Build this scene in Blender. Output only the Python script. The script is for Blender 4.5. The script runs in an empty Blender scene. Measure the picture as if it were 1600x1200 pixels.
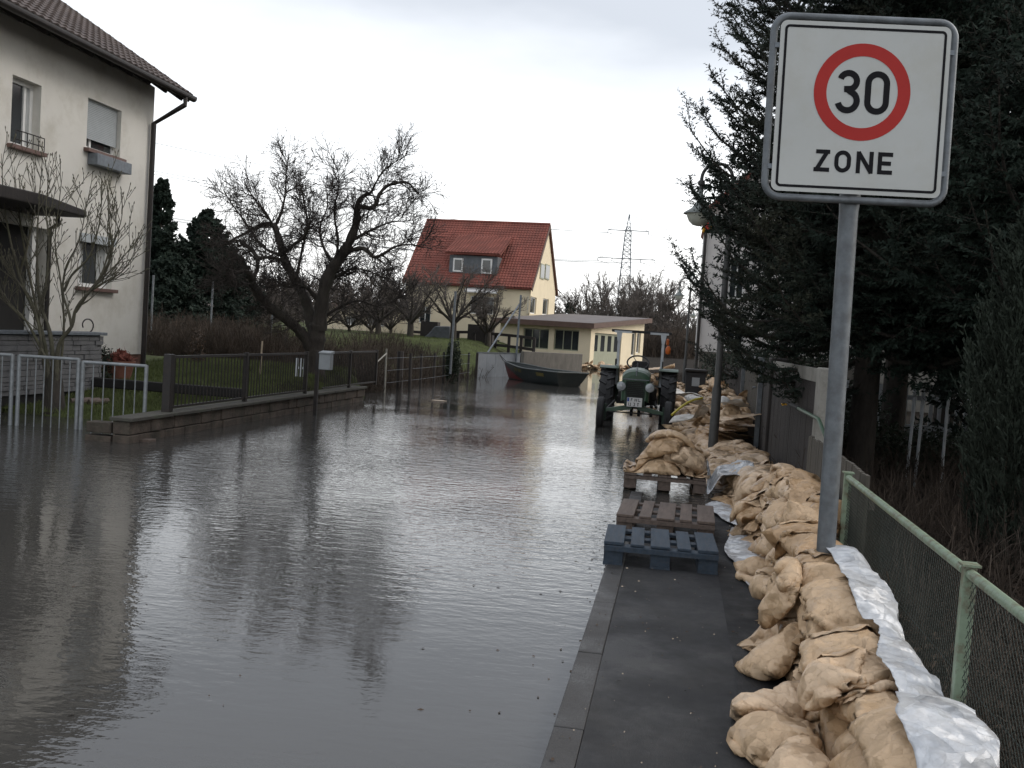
import bpy, math, random
import numpy as np
from mathutils import Matrix, Vector, noise
R = math.radians
scn = bpy.context.scene
col = scn.collection

# ------------------------------------------------------------------ camera
CAM_H, YAW, PITCH, ROLL, FPX = 1.65, 9.23, 2.9, 3.7, 1570.0
cam = bpy.data.cameras.new('camera')
cam.sensor_width = 36; cam.lens = FPX / 1600 * 36; cam.clip_start = .05; cam.clip_end = 6000
camo = bpy.data.objects.new('camera', cam); col.objects.link(camo)
RM = Matrix.Rotation(R(YAW), 3, 'Z') @ Matrix.Rotation(R(90 - PITCH), 3, 'X') @ Matrix.Rotation(R(ROLL), 3, 'Z')
camo.matrix_world = Matrix.Translation((0, 0, CAM_H)) @ RM.to_4x4()
scn.camera = camo

# ------------------------------------------------------------------ sky, sun, exposure
SUN_EL, SUN_AZ = 36.0, 78.0          # azimuth measured from +Y towards +X
w = bpy.data.worlds.new('World'); scn.world = w; w.use_nodes = True
nt = w.node_tree; nt.nodes.clear()
def N(tree, typ, **kw):
    n = tree.nodes.new(typ)
    for k, v in kw.items():
        if k.startswith('i_'): n.inputs[int(k[2:])].default_value = v
        else: setattr(n, k, v)
    return n
sky = N(nt, 'ShaderNodeTexSky', sky_type='NISHITA', sun_disc=False, sun_elevation=R(SUN_EL), sun_rotation=R(SUN_AZ))
sky.air_density = 1.0; sky.dust_density = 4.0
bg1 = N(nt, 'ShaderNodeBackground'); bg1.inputs[1].default_value = .05
nt.links.new(sky.outputs[0], bg1.inputs[0])
tc = N(nt, 'ShaderNodeTexCoord'); sep = N(nt, 'ShaderNodeSeparateXYZ'); nt.links.new(tc.outputs['Generated'], sep.inputs[0])
mp = N(nt, 'ShaderNodeMapping'); mp.inputs['Scale'].default_value = (1, 1, 3.2); mp.inputs['Location'].default_value = (.35, .1, .2)
nt.links.new(tc.outputs['Generated'], mp.inputs[0])
nz = N(nt, 'ShaderNodeTexNoise'); nz.inputs['Scale'].default_value = 1.9; nz.inputs['Detail'].default_value = 5; nz.inputs['Roughness'].default_value = .5
nt.links.new(mp.outputs[0], nz.inputs['Vector'])
nm = N(nt, 'ShaderNodeMath', operation='MULTIPLY_ADD'); nm.inputs[1].default_value = .26; nm.inputs[2].default_value = -.13
nt.links.new(nz.outputs[0], nm.inputs[0])
ad = N(nt, 'ShaderNodeMath', operation='ADD'); nt.links.new(sep.outputs[2], ad.inputs[0]); nt.links.new(nm.outputs[0], ad.inputs[1])
cr = N(nt, 'ShaderNodeValToRGB'); nt.links.new(ad.outputs[0], cr.inputs[0])
els = cr.color_ramp.elements
els[0].position = 0.0; els[0].color = (1.0, 1.0, 1.0, 1)
els[1].position = 1.0; els[1].color = (.70, .71, .74, 1)
for p_, c_ in ((.06, (1, 1, 1)), (.17, (1, 1, 1)), (.23, (.74, .745, .75)), (.31, (.44, .45, .465)), (.5, (.50, .51, .53))):
    e = els.new(p_); e.color = (*c_, 1)
bg2 = N(nt, 'ShaderNodeBackground'); bg2.inputs[1].default_value = 1.1
nt.links.new(cr.outputs[0], bg2.inputs[0])
asd = N(nt, 'ShaderNodeAddShader'); nt.links.new(bg1.outputs[0], asd.inputs[0]); nt.links.new(bg2.outputs[0], asd.inputs[1])
wo = N(nt, 'ShaderNodeOutputWorld'); nt.links.new(asd.outputs[0], wo.inputs[0])
sl = bpy.data.lights.new('sun', 'SUN'); sl.energy = 1.0; sl.angle = R(35); sl.color = (1, .99, .975)
so = bpy.data.objects.new('sun', sl); col.objects.link(so)
sd = Vector((math.sin(R(SUN_AZ)) * math.cos(R(SUN_EL)), math.cos(R(SUN_AZ)) * math.cos(R(SUN_EL)), math.sin(R(SUN_EL))))
so.rotation_euler = sd.to_track_quat('Z', 'Y').to_euler()
scn.view_settings.view_transform = 'Standard'; scn.view_settings.look = 'None'
scn.view_settings.exposure = .33; scn.view_settings.gamma = 1; scn.view_settings.use_curve_mapping = False

# ------------------------------------------------------------------ helpers
C0 = Vector((0, 0, CAM_H))
def ray(px, py):
    return RM @ Vector(((px - 800) / FPX, (600 - py) / FPX, -1))
def aty(px, py, Y): d = ray(px, py); return C0 + d * (Y / d.y)
def atx(px, py, X): d = ray(px, py); return C0 + d * (X / d.x)
def atz(px, py, Z=0.0): d = ray(px, py); return C0 + d * ((Z - CAM_H) / d.z)
def rng(s): return np.random.default_rng(s)
def sstep(a, b, x):
    t = min(1, max(0, (x - a) / (b - a))); return t * t * (3 - 2 * t)

def tag(o, label=None, cat=None, group=None, kind=None):
    if label: o['label'] = label
    if cat: o['category'] = cat
    if group: o['group'] = group
    if kind: o['kind'] = kind
    return o
def empty(name, loc=(0, 0, 0), rz=0.0):
    o = bpy.data.objects.new(name, None); col.objects.link(o); o.location = loc; o.rotation_euler = (0, 0, rz)
    o.empty_display_size = .1
    return o
def np_mesh(name, V, F, mat, parent=None, smooth=False, loc=None):
    V = np.asarray(V, np.float32).reshape(-1, 3); F = np.asarray(F, np.int32)
    me = bpy.data.meshes.new(name); k = F.shape[1]
    me.vertices.add(len(V)); me.vertices.foreach_set('co', V.ravel())
    me.loops.add(F.size); me.loops.foreach_set('vertex_index', F.ravel())
    me.polygons.add(len(F)); me.polygons.foreach_set('loop_start', np.arange(0, F.size, k, dtype=np.int32))
    try: me.polygons.foreach_set('loop_total', np.full(len(F), k, np.int32))
    except Exception: pass
    if smooth: me.polygons.foreach_set('use_smooth', np.ones(len(F), bool))
    me.update(calc_edges=True)
    if mat: me.materials.append(mat)
    o = bpy.data.objects.new(name, me); col.objects.link(o)
    if parent: o.parent = parent
    if loc is not None: o.location = loc
    return o

class MB:
    def __init__(s): s.v = []; s.f = []
    def add(s, vs, fs):
        n = len(s.v); s.v += [tuple(v) for v in vs]; s.f += [tuple(i + n for i in f) for f in fs]; return s
    def box(s, a, b, rz=0, piv=None, M=None):
        vs = [(x, y, z) for z in (a[2], b[2]) for y in (a[1], b[1]) for x in (a[0], b[0])]
        if rz:
            p = Vector(piv if piv else ((a[0] + b[0]) / 2, (a[1] + b[1]) / 2, 0)); m = Matrix.Rotation(rz, 3, 'Z')
            vs = [m @ (Vector(v) - p) + p for v in vs]
        if M: vs = [M @ Vector(v) for v in vs]
        return s.add(vs, [(0, 2, 3, 1), (4, 5, 7, 6), (0, 1, 5, 4), (2, 6, 7, 3), (0, 4, 6, 2), (1, 3, 7, 5)])
    def bar(s, p, q, w_, h_, up=(0, 0, 1)):
        p = Vector(p); q = Vector(q); d = (q - p).normalized(); u = Vector(up)
        if abs(d.dot(u)) > .95: u = Vector((0, 1, 0))
        a = d.cross(u).normalized() * w_ / 2; b = a.cross(d).normalized() * h_ / 2
        vs = [e + i * a + j * b for e in (p, q) for i, j in ((-1, -1), (1, -1), (1, 1), (-1, 1))]
        return s.add(vs, [(0, 3, 2, 1), (4, 5, 6, 7)] + [(i, (i + 1) % 4, 4 + (i + 1) % 4, 4 + i) for i in range(4)])
    def tube(s, pts, r, n=8, cap=True, closed=False):
        pts = [Vector(p) for p in pts]; K = len(pts)
        rs = r if hasattr(r, '__len__') else [r] * K
        vs = []; prev = None
        for i, p in enumerate(pts):
            if closed: t = pts[(i + 1) % K] - pts[i - 1]
            else: t = pts[min(i + 1, K - 1)] - pts[max(i - 1, 0)]
            t = t.normalized() if t.length > 1e-9 else Vector((0, 0, 1))
            if prev is None:
                a = t.cross(Vector((0, 0, 1)))
                if a.length < .05: a = t.cross(Vector((0, 1, 0)))
            else: a = prev - t * prev.dot(t)
            a.normalize(); prev = a; b = t.cross(a)
            vs += [p + (a * math.cos(k * 2 * math.pi / n) + b * math.sin(k * 2 * math.pi / n)) * rs[i] for k in range(n)]
        fs = []
        for i in range(K if closed else K - 1):
            j = (i + 1) % K
            fs += [(i * n + k, i * n + (k + 1) % n, j * n + (k + 1) % n, j * n + k) for k in range(n)]
        if cap and not closed: fs += [tuple(range(n - 1, -1, -1)), tuple((K - 1) * n + k for k in range(n))]
        return s.add(vs, fs)
    def lathe(s, prof, c=(0, 0, 0), n=24, axis='Z'):
        c = Vector(c); vs = []
        for (r, h) in prof:
            for k in range(n):
                a = k * 2 * math.pi / n; x, y = r * math.cos(a), r * math.sin(a)
                vs.append(c + Vector({'Z': (x, y, h), 'X': (h, x, y), 'Y': (x, h, y)}[axis]))
        fs = [(i * n + k, i * n + (k + 1) % n, (i + 1) * n + (k + 1) % n, (i + 1) * n + k) for i in range(len(prof) - 1) for k in range(n)]
        return s.add(vs, fs)
    def prism(s, poly, f0, f1):
        """poly = 2-D outline, f0/f1 map (u,v)->3-D for the two faces"""
        n = len(poly); vs = [f0(*p) for p in poly] + [f1(*p) for p in poly]
        return s.add(vs, [tuple(range(n)), tuple(range(2 * n - 1, n - 1, -1))] + [(i, n + i, n + (i + 1) % n, (i + 1) % n) for i in range(n)])
    def sheet(s, f, nu, nv):
        vs = [f(i / nu, j / nv) for j in range(nv + 1) for i in range(nu + 1)]
        return s.add(vs, [(j * (nu + 1) + i, j * (nu + 1) + i + 1, (j + 1) * (nu + 1) + i + 1, (j + 1) * (nu + 1) + i) for j in range(nv) for i in range(nu)])
    def build(s, name, mat, parent=None, smooth=False, bevel=0, seg=2, sub=0, loc=None, ang=40):
        me = bpy.data.meshes.new(name); me.from_pydata(s.v, [], s.f); me.update()
        if mat: me.materials.append(mat)
        if smooth:
            me.polygons.foreach_set('use_smooth', [True] * len(me.polygons))
            try: me.set_sharp_from_angle(angle=R(ang))
            except Exception: pass
        o = bpy.data.objects.new(name, me); col.objects.link(o)
        if parent: o.parent = parent
        if loc is not None: o.location = loc
        if bevel:
            m = o.modifiers.new('bevel', 'BEVEL'); m.width = bevel; m.segments = seg; m.limit_method = 'ANGLE'; m.angle_limit = R(35)
        if sub:
            m = o.modifiers.new('sub', 'SUBSURF'); m.levels = sub; m.render_levels = sub
        return o

def copy_tree(o, parent=None):
    c = o.copy(); col.objects.link(c)
    if parent: c.parent = parent
    for ch in list(o.children): copy_tree(ch, c)
    return c

# ------------------------------------------------------------------ materials
def mat(name, base, rough=.75, var=.25, scale=4, bump=.15, bscale=60, metal=0.0, spec=.5, dirt=None, dscale=2.5, damt=.5, stretch=None, trans=0.0, coat=0):
    m = bpy.data.materials.new(name); m.use_nodes = True; t = m.node_tree; b = t.nodes['Principled BSDF']
    b.inputs['Roughness'].default_value = rough; b.inputs['Metallic'].default_value = metal
    b.inputs['Specular IOR Level'].default_value = spec; b.inputs['Coat Weight'].default_value = coat
    tc = N(t, 'ShaderNodeTexCoord'); vec = tc.outputs['Object']
    if stretch:
        mp = N(t, 'ShaderNodeMapping'); mp.inputs['Scale'].default_value = stretch; t.links.new(vec, mp.inputs[0]); vec = mp.outputs[0]
    n1 = N(t, 'ShaderNodeTexNoise'); n1.inputs['Scale'].default_value = scale; n1.inputs['Detail'].default_value = 6; n1.inputs['Roughness'].default_value = .62
    t.links.new(vec, n1.inputs['Vector'])
    cr = N(t, 'ShaderNodeValToRGB'); t.links.new(n1.outputs[0], cr.inputs[0])
    e = cr.color_ramp.elements; e[0].position = .28; e[1].position = .72
    e[0].color = (*[c * (1 - var) for c in base], 1); e[1].color = (*[min(1, c * (1 + var)) for c in base], 1)
    out = cr.outputs[0]
    if dirt:
        n2 = N(t, 'ShaderNodeTexNoise'); n2.inputs['Scale'].default_value = dscale; n2.inputs['Detail'].default_value = 8; n2.inputs['Roughness'].default_value = .7
        t.links.new(vec, n2.inputs['Vector'])
        r2 = N(t, 'ShaderNodeValToRGB'); t.links.new(n2.outputs[0], r2.inputs[0])
        r2.color_ramp.elements[0].position = .48; r2.color_ramp.elements[1].position = .68
        mu = N(t, 'ShaderNodeMath', operation='MULTIPLY'); mu.inputs[1].default_value = damt; t.links.new(r2.outputs[0], mu.inputs[0])
        mx = N(t, 'ShaderNodeMix', data_type='RGBA'); t.links.new(mu.outputs[0], mx.inputs['Factor'])
        t.links.new(out, mx.inputs[6]); mx.inputs[7].default_value = (*dirt, 1); out = mx.outputs[2]
    t.links.new(out, b.inputs['Base Color'])
    if bump:
        n3 = N(t, 'ShaderNodeTexNoise'); n3.inputs['Scale'].default_value = bscale; n3.inputs['Detail'].default_value = 5
        t.links.new(vec, n3.inputs['Vector'])
        bp = N(t, 'ShaderNodeBump'); bp.inputs['Strength'].default_value = bump; bp.inputs['Distance'].default_value = .02
        t.links.new(n3.outputs[0], bp.inputs['Height']); t.links.new(bp.outputs[0], b.inputs['Normal'])
    if trans:
        b.inputs['Transmission Weight'].default_value = trans
    m['out'] = 1
    return m

M = {}
M['galv'] = mat('galvanised_steel', (.135, .15, .162), .5, .28, 14, .1, 90, .3, dirt=(.075, .072, .068), dscale=9, damt=.5)
M['gatesteel'] = mat('zinc_gate_steel', (.26, .28, .29), .45, .2, 14, .05, 60, .3, dirt=(.16, .16, .155), dscale=9, damt=.4)
M['galvdark'] = mat('dull_steel', (.16, .18, .20), .55, .25, 12, .1, 90, .3)
M['white_sign'] = mat('sign_white', (.435, .45, .435), .6, .05, 3, 0, dirt=(.38, .37, .32), dscale=4, damt=.4)
M['sign_black'] = mat('sign_black', (.010, .010, .012), .7, .1, 10, 0, spec=.12)
M['sign_red'] = mat('sign_red', (.36, .028, .024), .65, .1, 6, 0, spec=.2)
M['bag'] = mat('brown_paper', (.57, .405, .25), .42, .16, 5, .22, 130, spec=.45, dirt=(.46, .30, .165), dscale=3.5, damt=.45)
M['bag2'] = mat('brown_paper_pale', (.64, .47, .31), .42, .12, 5, .22, 130, spec=.45, dirt=(.54, .36, .20), dscale=3, damt=.4)
M['bag3'] = mat('brown_paper_damp', (.48, .32, .18), .38, .16, 5, .22, 130, spec=.5, dirt=(.32, .21, .115), dscale=3, damt=.6)
M['bagwhite'] = mat('white_woven', (.62, .60, .56), .5, .1, 8, .3, 160, dirt=(.35, .3, .24), damt=.5)
M['foil'] = mat('plastic_foil', (.58, .60, .62), .27, .06, 5, .12, 60, spec=.6, dirt=(.34, .31, .27), dscale=3, damt=.5)
M['asphalt'] = mat('asphalt', (.026, .027, .029), .70, .35, 1.3, .55, 260, spec=.35, dirt=(.055, .053, .050), dscale=1.6, damt=.6)
M['asphalt2'] = mat('asphalt_strip', (.022, .0225, .024), .74, .35, 1.6, .6, 240, spec=.3, dirt=(.05, .046, .042), dscale=2.6, damt=.5)
M['kerb'] = mat('kerb_stone', (.040, .039, .038), .7, .3, 5, .4, 120, dirt=(.06, .06, .058), dscale=3, damt=.5)
M['greenpaint'] = mat('pale_green_paint', (.19, .25, .175), .5, .14, 12, .15, 60, dirt=(.10, .055, .03), dscale=16, damt=.85)
M['wire'] = mat('green_wire', (.022, .03, .025), .6, .3, 12, 0, spec=.25)
M['bluewood'] = mat('blue_pallet_wood', (.026, .044, .066), .7, .35, 3, .35, 40, dirt=(.07, .06, .05), dscale=6, damt=.5, stretch=(8, 1, 8))
M['wood'] = mat('pallet_wood', (.115, .085, .068), .7, .35, 3, .35, 40, dirt=(.05, .038, .03), dscale=5, damt=.6, stretch=(8, 1, 8))
M['darkwood'] = mat('dark_wood', (.020, .016, .014), .75, .4, 3, .4, 30, dirt=(.045, .035, .03), dscale=4, damt=.5, stretch=(6, 6, 1))
M['greywood'] = mat('weathered_board', (.085, .075, .062), .85, .35, 4, .5, 30, dirt=(.05, .055, .035), dscale=3, damt=.6, stretch=(8, 8, .8))
M['darkmetal'] = mat('dark_railing_metal', (.014, .011, .010), .5, .3, 10, .1, 80, dirt=(.04, .024, .016), dscale=12, damt=.5)
M['black'] = mat('black_rubber', (.018, .018, .019), .7, .3, 10, .3, 60)
M['render'] = mat('cream_render', (.66, .64, .585), .9, .05, 1.2, .35, 180, dirt=(.47, .44, .37), dscale=1.4, damt=.6)
M['whiterender'] = mat('white_render', (.66, .63, .60), .9, .05, 1, .2, 120, dirt=(.5, .48, .45), dscale=.7, damt=.4)
M['yellow'] = mat('yellow_render', (.68, .59, .42), .9, .06, 1, .2, 100, dirt=(.56, .48, .33), dscale=1.2, damt=.4)
M['tile'] = mat('grey_roof_tile', (.095, .075, .068), .75, .35, 9, .3, 60, dirt=(.05, .042, .04), dscale=3, damt=.6)
M['redtile'] = mat('red_roof_tile', (.185, .056, .040), .9, .28, 1.2, .3, 20, dirt=(.11, .042, .032), dscale=.8, damt=.6)
M['slate'] = mat('slate_cladding', (.10, .11, .12), .7, .25, 5, .3, 20)
M['brownfascia'] = mat('brown_fascia', (.10, .06, .045), .7, .2, 3, .15, 40)
M['roofing'] = mat('roofing_felt', (.12, .105, .10), .8, .25, 1, .2, 30)
M['frame'] = mat('white_frame', (.68, .68, .66), .4, .05, 6, 0)
M['greenframe'] = mat('grey_green_frame', (.27, .28, .20), .6, .12, 4, .1, 50)
M['shutter'] = mat('grey_shutter', (.40, .43, .44), .55, .08, 6, .05, 60)
M['glass'] = mat('window_glass', (.025, .03, .032), .08, .4, 1.5, .02, 3, spec=.7)
M['curtain'] = mat('net_curtain', (.40, .41, .40), .8, .3, 3, 0, stretch=(14, 14, 1))
M['sill'] = mat('red_brown_sill', (.13, .075, .06), .6, .2, 8, .1, 50)
M['darkgap'] = mat('dark_interior', (.012, .011, .010), .8, .3, 3, .1, 20)
M['stone'] = mat('sandstone_block', (.082, .064, .050), .9, .6, 3.4, .7, 34, dirt=(.035, .038, .025), dscale=3, damt=.75)
M['cap'] = mat('coping_stone', (.07, .065, .055), .9, .35, 4, .6, 40, dirt=(.055, .065, .04), dscale=4, damt=.7)
M['slabstone'] = mat('grey_ledge_stone', (.15, .15, .152), .85, .35, 5, .6, 40, dirt=(.09, .085, .08), dscale=5, damt=.6)
M['brick'] = mat('plinth_brick', (.15, .075, .055), .9, .35, 8, .5, 40)
M['concrete'] = mat('concrete', (.27, .26, .23), .9, .2, 4, .4, 60, dirt=(.14, .13, .11), dscale=5, damt=.6)
M['wallgrey'] = mat('grey_brown_wall', (.13, .12, .105), .9, .25, 2, .3, 30, stretch=(3, 3, 1))
M['bark'] = mat('bark', (.040, .033, .027), .95, .4, 12, .9, 40, stretch=(1, 1, .35), dirt=(.06, .065, .04), damt=.35)
M['twig'] = mat('twig_bark', (.036, .029, .024), .9, .35, 5, 0)
M['twiggrey'] = mat('pale_twig_bark', (.085, .072, .062), .9, .35, 3, 0)
M['shrubbark'] = mat('shrub_bark', (.085, .078, .055), .9, .4, 9, .4, 50, dirt=(.12, .12, .06), damt=.5)
M['needle'] = mat('spruce_needles', (.020, .028, .021), .7, .5, 1.6, 0, spec=.15, dirt=(.055, .052, .032), dscale=1.3, damt=.7)
M['needle2'] = mat('dark_spruce_needles', (.016, .025, .018), .7, .5, 1.2, 0, spec=.15)
M['thuja'] = mat('thuja_foliage', (.030, .038, .028), .75, .5, 5, 0, spec=.15)
M['deadleaf'] = mat('dead_leaves', (.055, .034, .02), .8, .6, 9, 0)
M['grass'] = mat('grass_blades', (.085, .105, .036), .7, .45, 1.4, 0, spec=.2)
M['ivy'] = mat('dark_leaves', (.022, .032, .018), .6, .5, 6, 0, spec=.3)
M['tractor'] = mat('tractor_green_paint', (.032, .075, .042), .42, .2, 6, .05, 40, dirt=(.05, .06, .04), dscale=5, damt=.55)
M['tractordark'] = mat('dirty_dark_green', (.018, .035, .024), .6, .3, 6, .2, 40, dirt=(.03, .025, .02), damt=.6)
M['engine'] = mat('oily_iron', (.014, .013, .012), .6, .4, 8, .3, 40, .1)
M['lens'] = mat('lamp_lens', (.35, .37, .38), .15, .2, 12, .1, 60, spec=.7)
M['plate'] = mat('number_plate', (.62, .62, .60), .4, .05, 5, 0)
M['plateblue'] = mat('plate_blue', (.03, .08, .30), .4, .05, 5, 0)
M['orange'] = mat('orange_lamp', (.62, .14, .02), .4, .15, 12, 0)
M['whitepaint'] = mat('white_paint', (.55, .58, .60), .5, .1, 8, 0, dirt=(.3, .3, .3), damt=.3)
M['boat'] = mat('boat_green', (.011, .018, .017), .45, .3, 4, .1, 30, dirt=(.04, .035, .03), damt=.5)
M['boatred'] = mat('boat_red', (.11, .014, .013), .5, .25, 5, .05, 30, dirt=(.06, .02, .02), damt=.4)
M['boatyellow'] = mat('boat_yellow_marks', (.13, .105, .03), .6, .3, 20, 0)
M['boatin'] = mat('boat_inside', (.08, .09, .085), .6, .25, 5, .1, 30)
M['sheetmetal'] = mat('grey_sheet_metal', (.27, .29, .31), .55, .12, 2, .1, 20, .2, dirt=(.2, .2, .2), damt=.5)
M['pot'] = mat('terracotta', (.17, .07, .045), .85, .25, 8, .3, 50)
M['yellowhose'] = mat('yellow_hose', (.50, .42, .05), .5, .15, 8, 0)
M['flagb'] = mat('flag_black', (.012, .012, .012), .8, .2, 4, 0)
M['flagr'] = mat('flag_red', (.42, .03, .02), .8, .1, 4, 0)
M['flagy'] = mat('flag_gold', (.70, .38, .03), .8, .1, 4, 0)
M['lampbowl'] = mat('milky_bowl', (.55, .56, .48), .3, .05, 5, 0, spec=.6)
M['lampshade'] = mat('lamp_shade_grey', (.15, .17, .16), .45, .15, 8, 0)
M['lamppost'] = mat('lamp_post_paint', (.055, .055, .052), .55, .3, 7, .2, 50, dirt=(.09, .085, .075), damt=.5)
M['mailbox'] = mat('grey_mailbox_paint', (.28, .30, .31), .5, .1, 5, 0)
M['foam'] = mat('pale_driftwood', (.42, .34, .25), .7, .15, 8, .2, 40)

def add_facets(m, specs, dist=1.0, strength=1.0, warp=.05):
    """crumpled paper: every Voronoi cell is a small tilted plane"""
    t = m.node_tree; b = t.nodes['Principled BSDF']; old = b.inputs['Normal'].links[0].from_node if b.inputs['Normal'].links else None
    tc = N(t, 'ShaderNodeTexCoord'); nz = N(t, 'ShaderNodeTexNoise'); nz.inputs['Scale'].default_value = 6; nz.inputs['Detail'].default_value = 2; t.links.new(tc.outputs['Object'], nz.inputs[0])
    mx = N(t, 'ShaderNodeMix', data_type='RGBA'); mx.inputs['Factor'].default_value = warp; t.links.new(tc.outputs['Object'], mx.inputs[6]); t.links.new(nz.outputs['Color'], mx.inputs[7])
    acc = None
    for sc_, k in specs:
        v = N(t, 'ShaderNodeTexVoronoi', feature='F1'); v.inputs['Scale'].default_value = sc_; t.links.new(mx.outputs[2], v.inputs['Vector'])
        c = N(t, 'ShaderNodeVectorMath', operation='SUBTRACT'); c.inputs[1].default_value = (.5, .5, .5); t.links.new(v.outputs['Color'], c.inputs[0])
        d = N(t, 'ShaderNodeVectorMath', operation='SUBTRACT'); t.links.new(mx.outputs[2], d.inputs[0]); t.links.new(v.outputs['Position'], d.inputs[1])
        p = N(t, 'ShaderNodeVectorMath', operation='DOT_PRODUCT'); t.links.new(c.outputs[0], p.inputs[0]); t.links.new(d.outputs[0], p.inputs[1])
        q = N(t, 'ShaderNodeMath', operation='MULTIPLY'); q.inputs[1].default_value = k; t.links.new(p.outputs['Value'], q.inputs[0])
        if acc is None: acc = q.outputs[0]
        else: a = N(t, 'ShaderNodeMath', operation='ADD'); t.links.new(acc, a.inputs[0]); t.links.new(q.outputs[0], a.inputs[1]); acc = a.outputs[0]
    bp = N(t, 'ShaderNodeBump'); bp.inputs['Strength'].default_value = strength; bp.inputs['Distance'].default_value = dist
    t.links.new(acc, bp.inputs['Height'])
    if old: t.links.new(old.outputs[0], bp.inputs['Normal'])
    t.links.new(bp.outputs[0], b.inputs['Normal'])
for k_ in ('bag', 'bag2', 'bag3'): add_facets(M[k_], ((7, 1.1), (17, .85), (38, .45)))
add_facets(M['bagwhite'], ((9, 1.0), (25, .6)))
add_facets(M['foil'], ((5, .9), (13, .75), (40, .3)), warp=.12)

def wet_patches(m, lo, hi, scale):
    t = m.node_tree; b = t.nodes['Principled BSDF']; tc = N(t, 'ShaderNodeTexCoord'); n = N(t, 'ShaderNodeTexNoise'); n.inputs['Scale'].default_value = scale; n.inputs['Detail'].default_value = 7; n.inputs['Roughness'].default_value = .65
    t.links.new(tc.outputs['Object'], n.inputs[0]); r = N(t, 'ShaderNodeMapRange'); r.inputs[1].default_value = .38; r.inputs[2].default_value = .62; r.inputs[3].default_value = lo; r.inputs[4].default_value = hi
    t.links.new(n.outputs[0], r.inputs[0]); t.links.new(r.outputs[0], b.inputs['Roughness'])
wet_patches(M['asphalt'], .40, .85, 1.7); wet_patches(M['asphalt2'], .45, .9, 2.3); wet_patches(M['kerb'], .35, .85, 2.5)
# ------------------------------------------------------------------ terrain, water, footpath
def G(x, y):
    """height of the ground; the flood stands at z = 0"""
    z = -.40
    l = sstep(-6.75, -7.1, x) if y < 21.6 else sstep(-7.2, -10.5, x)
    yard = -.3 + .36 * sstep(12.9, 13.3, y) + .35 * sstep(13.4, 17.5, y) + .2 * sstep(16, 22, y)
    if y > 21.6: yard = .35 + .25 * sstep(24, 34, y)
    z = z + (yard - z) * l
    m = sstep(-5.6, -10.5, x) * sstep(35.5, 44, y)
    z = max(z, -.4 + 1.55 * m) if y > 30 else z
    r = sstep(1.14, 1.26, x)
    z = z + (.10 - z) * r
    if y > 50 and x > -5.5:
        z = max(z, -.4 + .9 * sstep(58, 76, y))
    if y > 75: z = max(z, .2 + .9 * sstep(75, 140, y))
    z += .02 * noise.noise(Vector((x * .8, y * .8, 0))) * (1 if l + r > .5 else 0)
    return z

def ground_mat():
    m = bpy.data.materials.new('soil_and_grass'); m.use_nodes = True; t = m.node_tree; b = t.nodes['Principled BSDF']
    b.inputs['Roughness'].default_value = .95; b.inputs['Specular IOR Level'].default_value = .15
    tc = N(t, 'ShaderNodeTexCoord'); sp = N(t, 'ShaderNodeSeparateXYZ'); t.links.new(tc.outputs['Object'], sp.inputs[0])
    n1 = N(t, 'ShaderNodeTexNoise'); n1.inputs['Scale'].default_value = .9; n1.inputs['Detail'].default_value = 9; n1.inputs['Roughness'].default_value = .72
    t.links.new(tc.outputs['Object'], n1.inputs[0])
    g = N(t, 'ShaderNodeValToRGB'); t.links.new(n1.outputs[0], g.inputs[0]); e = g.color_ramp.elements
    e[0].position = .3; e[0].color = (.032, .036, .015, 1); e[1].position = .7; e[1].color = (.080, .10, .033, 1)
    s = N(t, 'ShaderNodeValToRGB'); t.links.new(n1.outputs[0], s.inputs[0]); e = s.color_ramp.elements
    e[0].position = .3; e[0].color = (.010, .008, .006, 1); e[1].position = .75; e[1].color = (.026, .020, .014, 1)
    mr = N(t, 'ShaderNodeMapRange'); mr.inputs[1].default_value = -5.2; mr.inputs[2].default_value = -4.6; mr.inputs[3].default_value = 0; mr.inputs[4].default_value = 1
    t.links.new(sp.outputs[0], mr.inputs[0])
    n2 = N(t, 'ShaderNodeTexNoise'); n2.inputs['Scale'].default_value = .33; n2.inputs['Detail'].default_value = 4; t.links.new(tc.outputs['Object'], n2.inputs[0])
    r2 = N(t, 'ShaderNodeValToRGB'); r2.color_ramp.elements[0].position = .52; r2.color_ramp.elements[1].position = .62; t.links.new(n2.outputs[0], r2.inputs[0])
    mxm = N(t, 'ShaderNodeMath', operation='MAXIMUM'); t.links.new(mr.outputs[0], mxm.inputs[0]); t.links.new(r2.outputs[0], mxm.inputs[1])
    mx = N(t, 'ShaderNodeMix', data_type='RGBA'); t.links.new(mxm.outputs[0], mx.inputs['Factor']); t.links.new(g.outputs[0], mx.inputs[6]); t.links.new(s.outputs[0], mx.inputs[7])
    t.links.new(mx.outputs[2], b.inputs['Base Color'])
    n3 = N(t, 'ShaderNodeTexNoise'); n3.inputs['Scale'].default_value = 25; n3.inputs['Detail'].default_value = 6; t.links.new(tc.outputs['Object'], n3.inputs[0])
    bp = N(t, 'ShaderNodeBump'); bp.inputs['Distance'].default_value = .06; bp.inputs['Strength'].default_value = .8
    t.links.new(n3.outputs[0], bp.inputs['Height']); t.links.new(bp.outputs[0], b.inputs['Normal'])
    return m
def axis_pts(fine0, fine1, step, far):
    p = list(np.arange(fine0, fine1 + 1e-6, step)); s = step; x = fine1
    while x < far: s *= 1.35; x += s; p.append(x)
    s = step; x = fine0
    while x > -far: s *= 1.35; x -= s; p.insert(0, x)
    return p
gx = axis_pts(-14, 4, .25, 2500); gy = axis_pts(0, 60, .5, 2500)
V = [(x, y, G(x, y)) for y in gy for x in gx]; nx_ = len(gx)
F = [(j * nx_ + i, j * nx_ + i + 1, (j + 1) * nx_ + i + 1, (j + 1) * nx_ + i) for j in range(len(gy) - 1) for i in range(nx_ - 1)]
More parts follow.
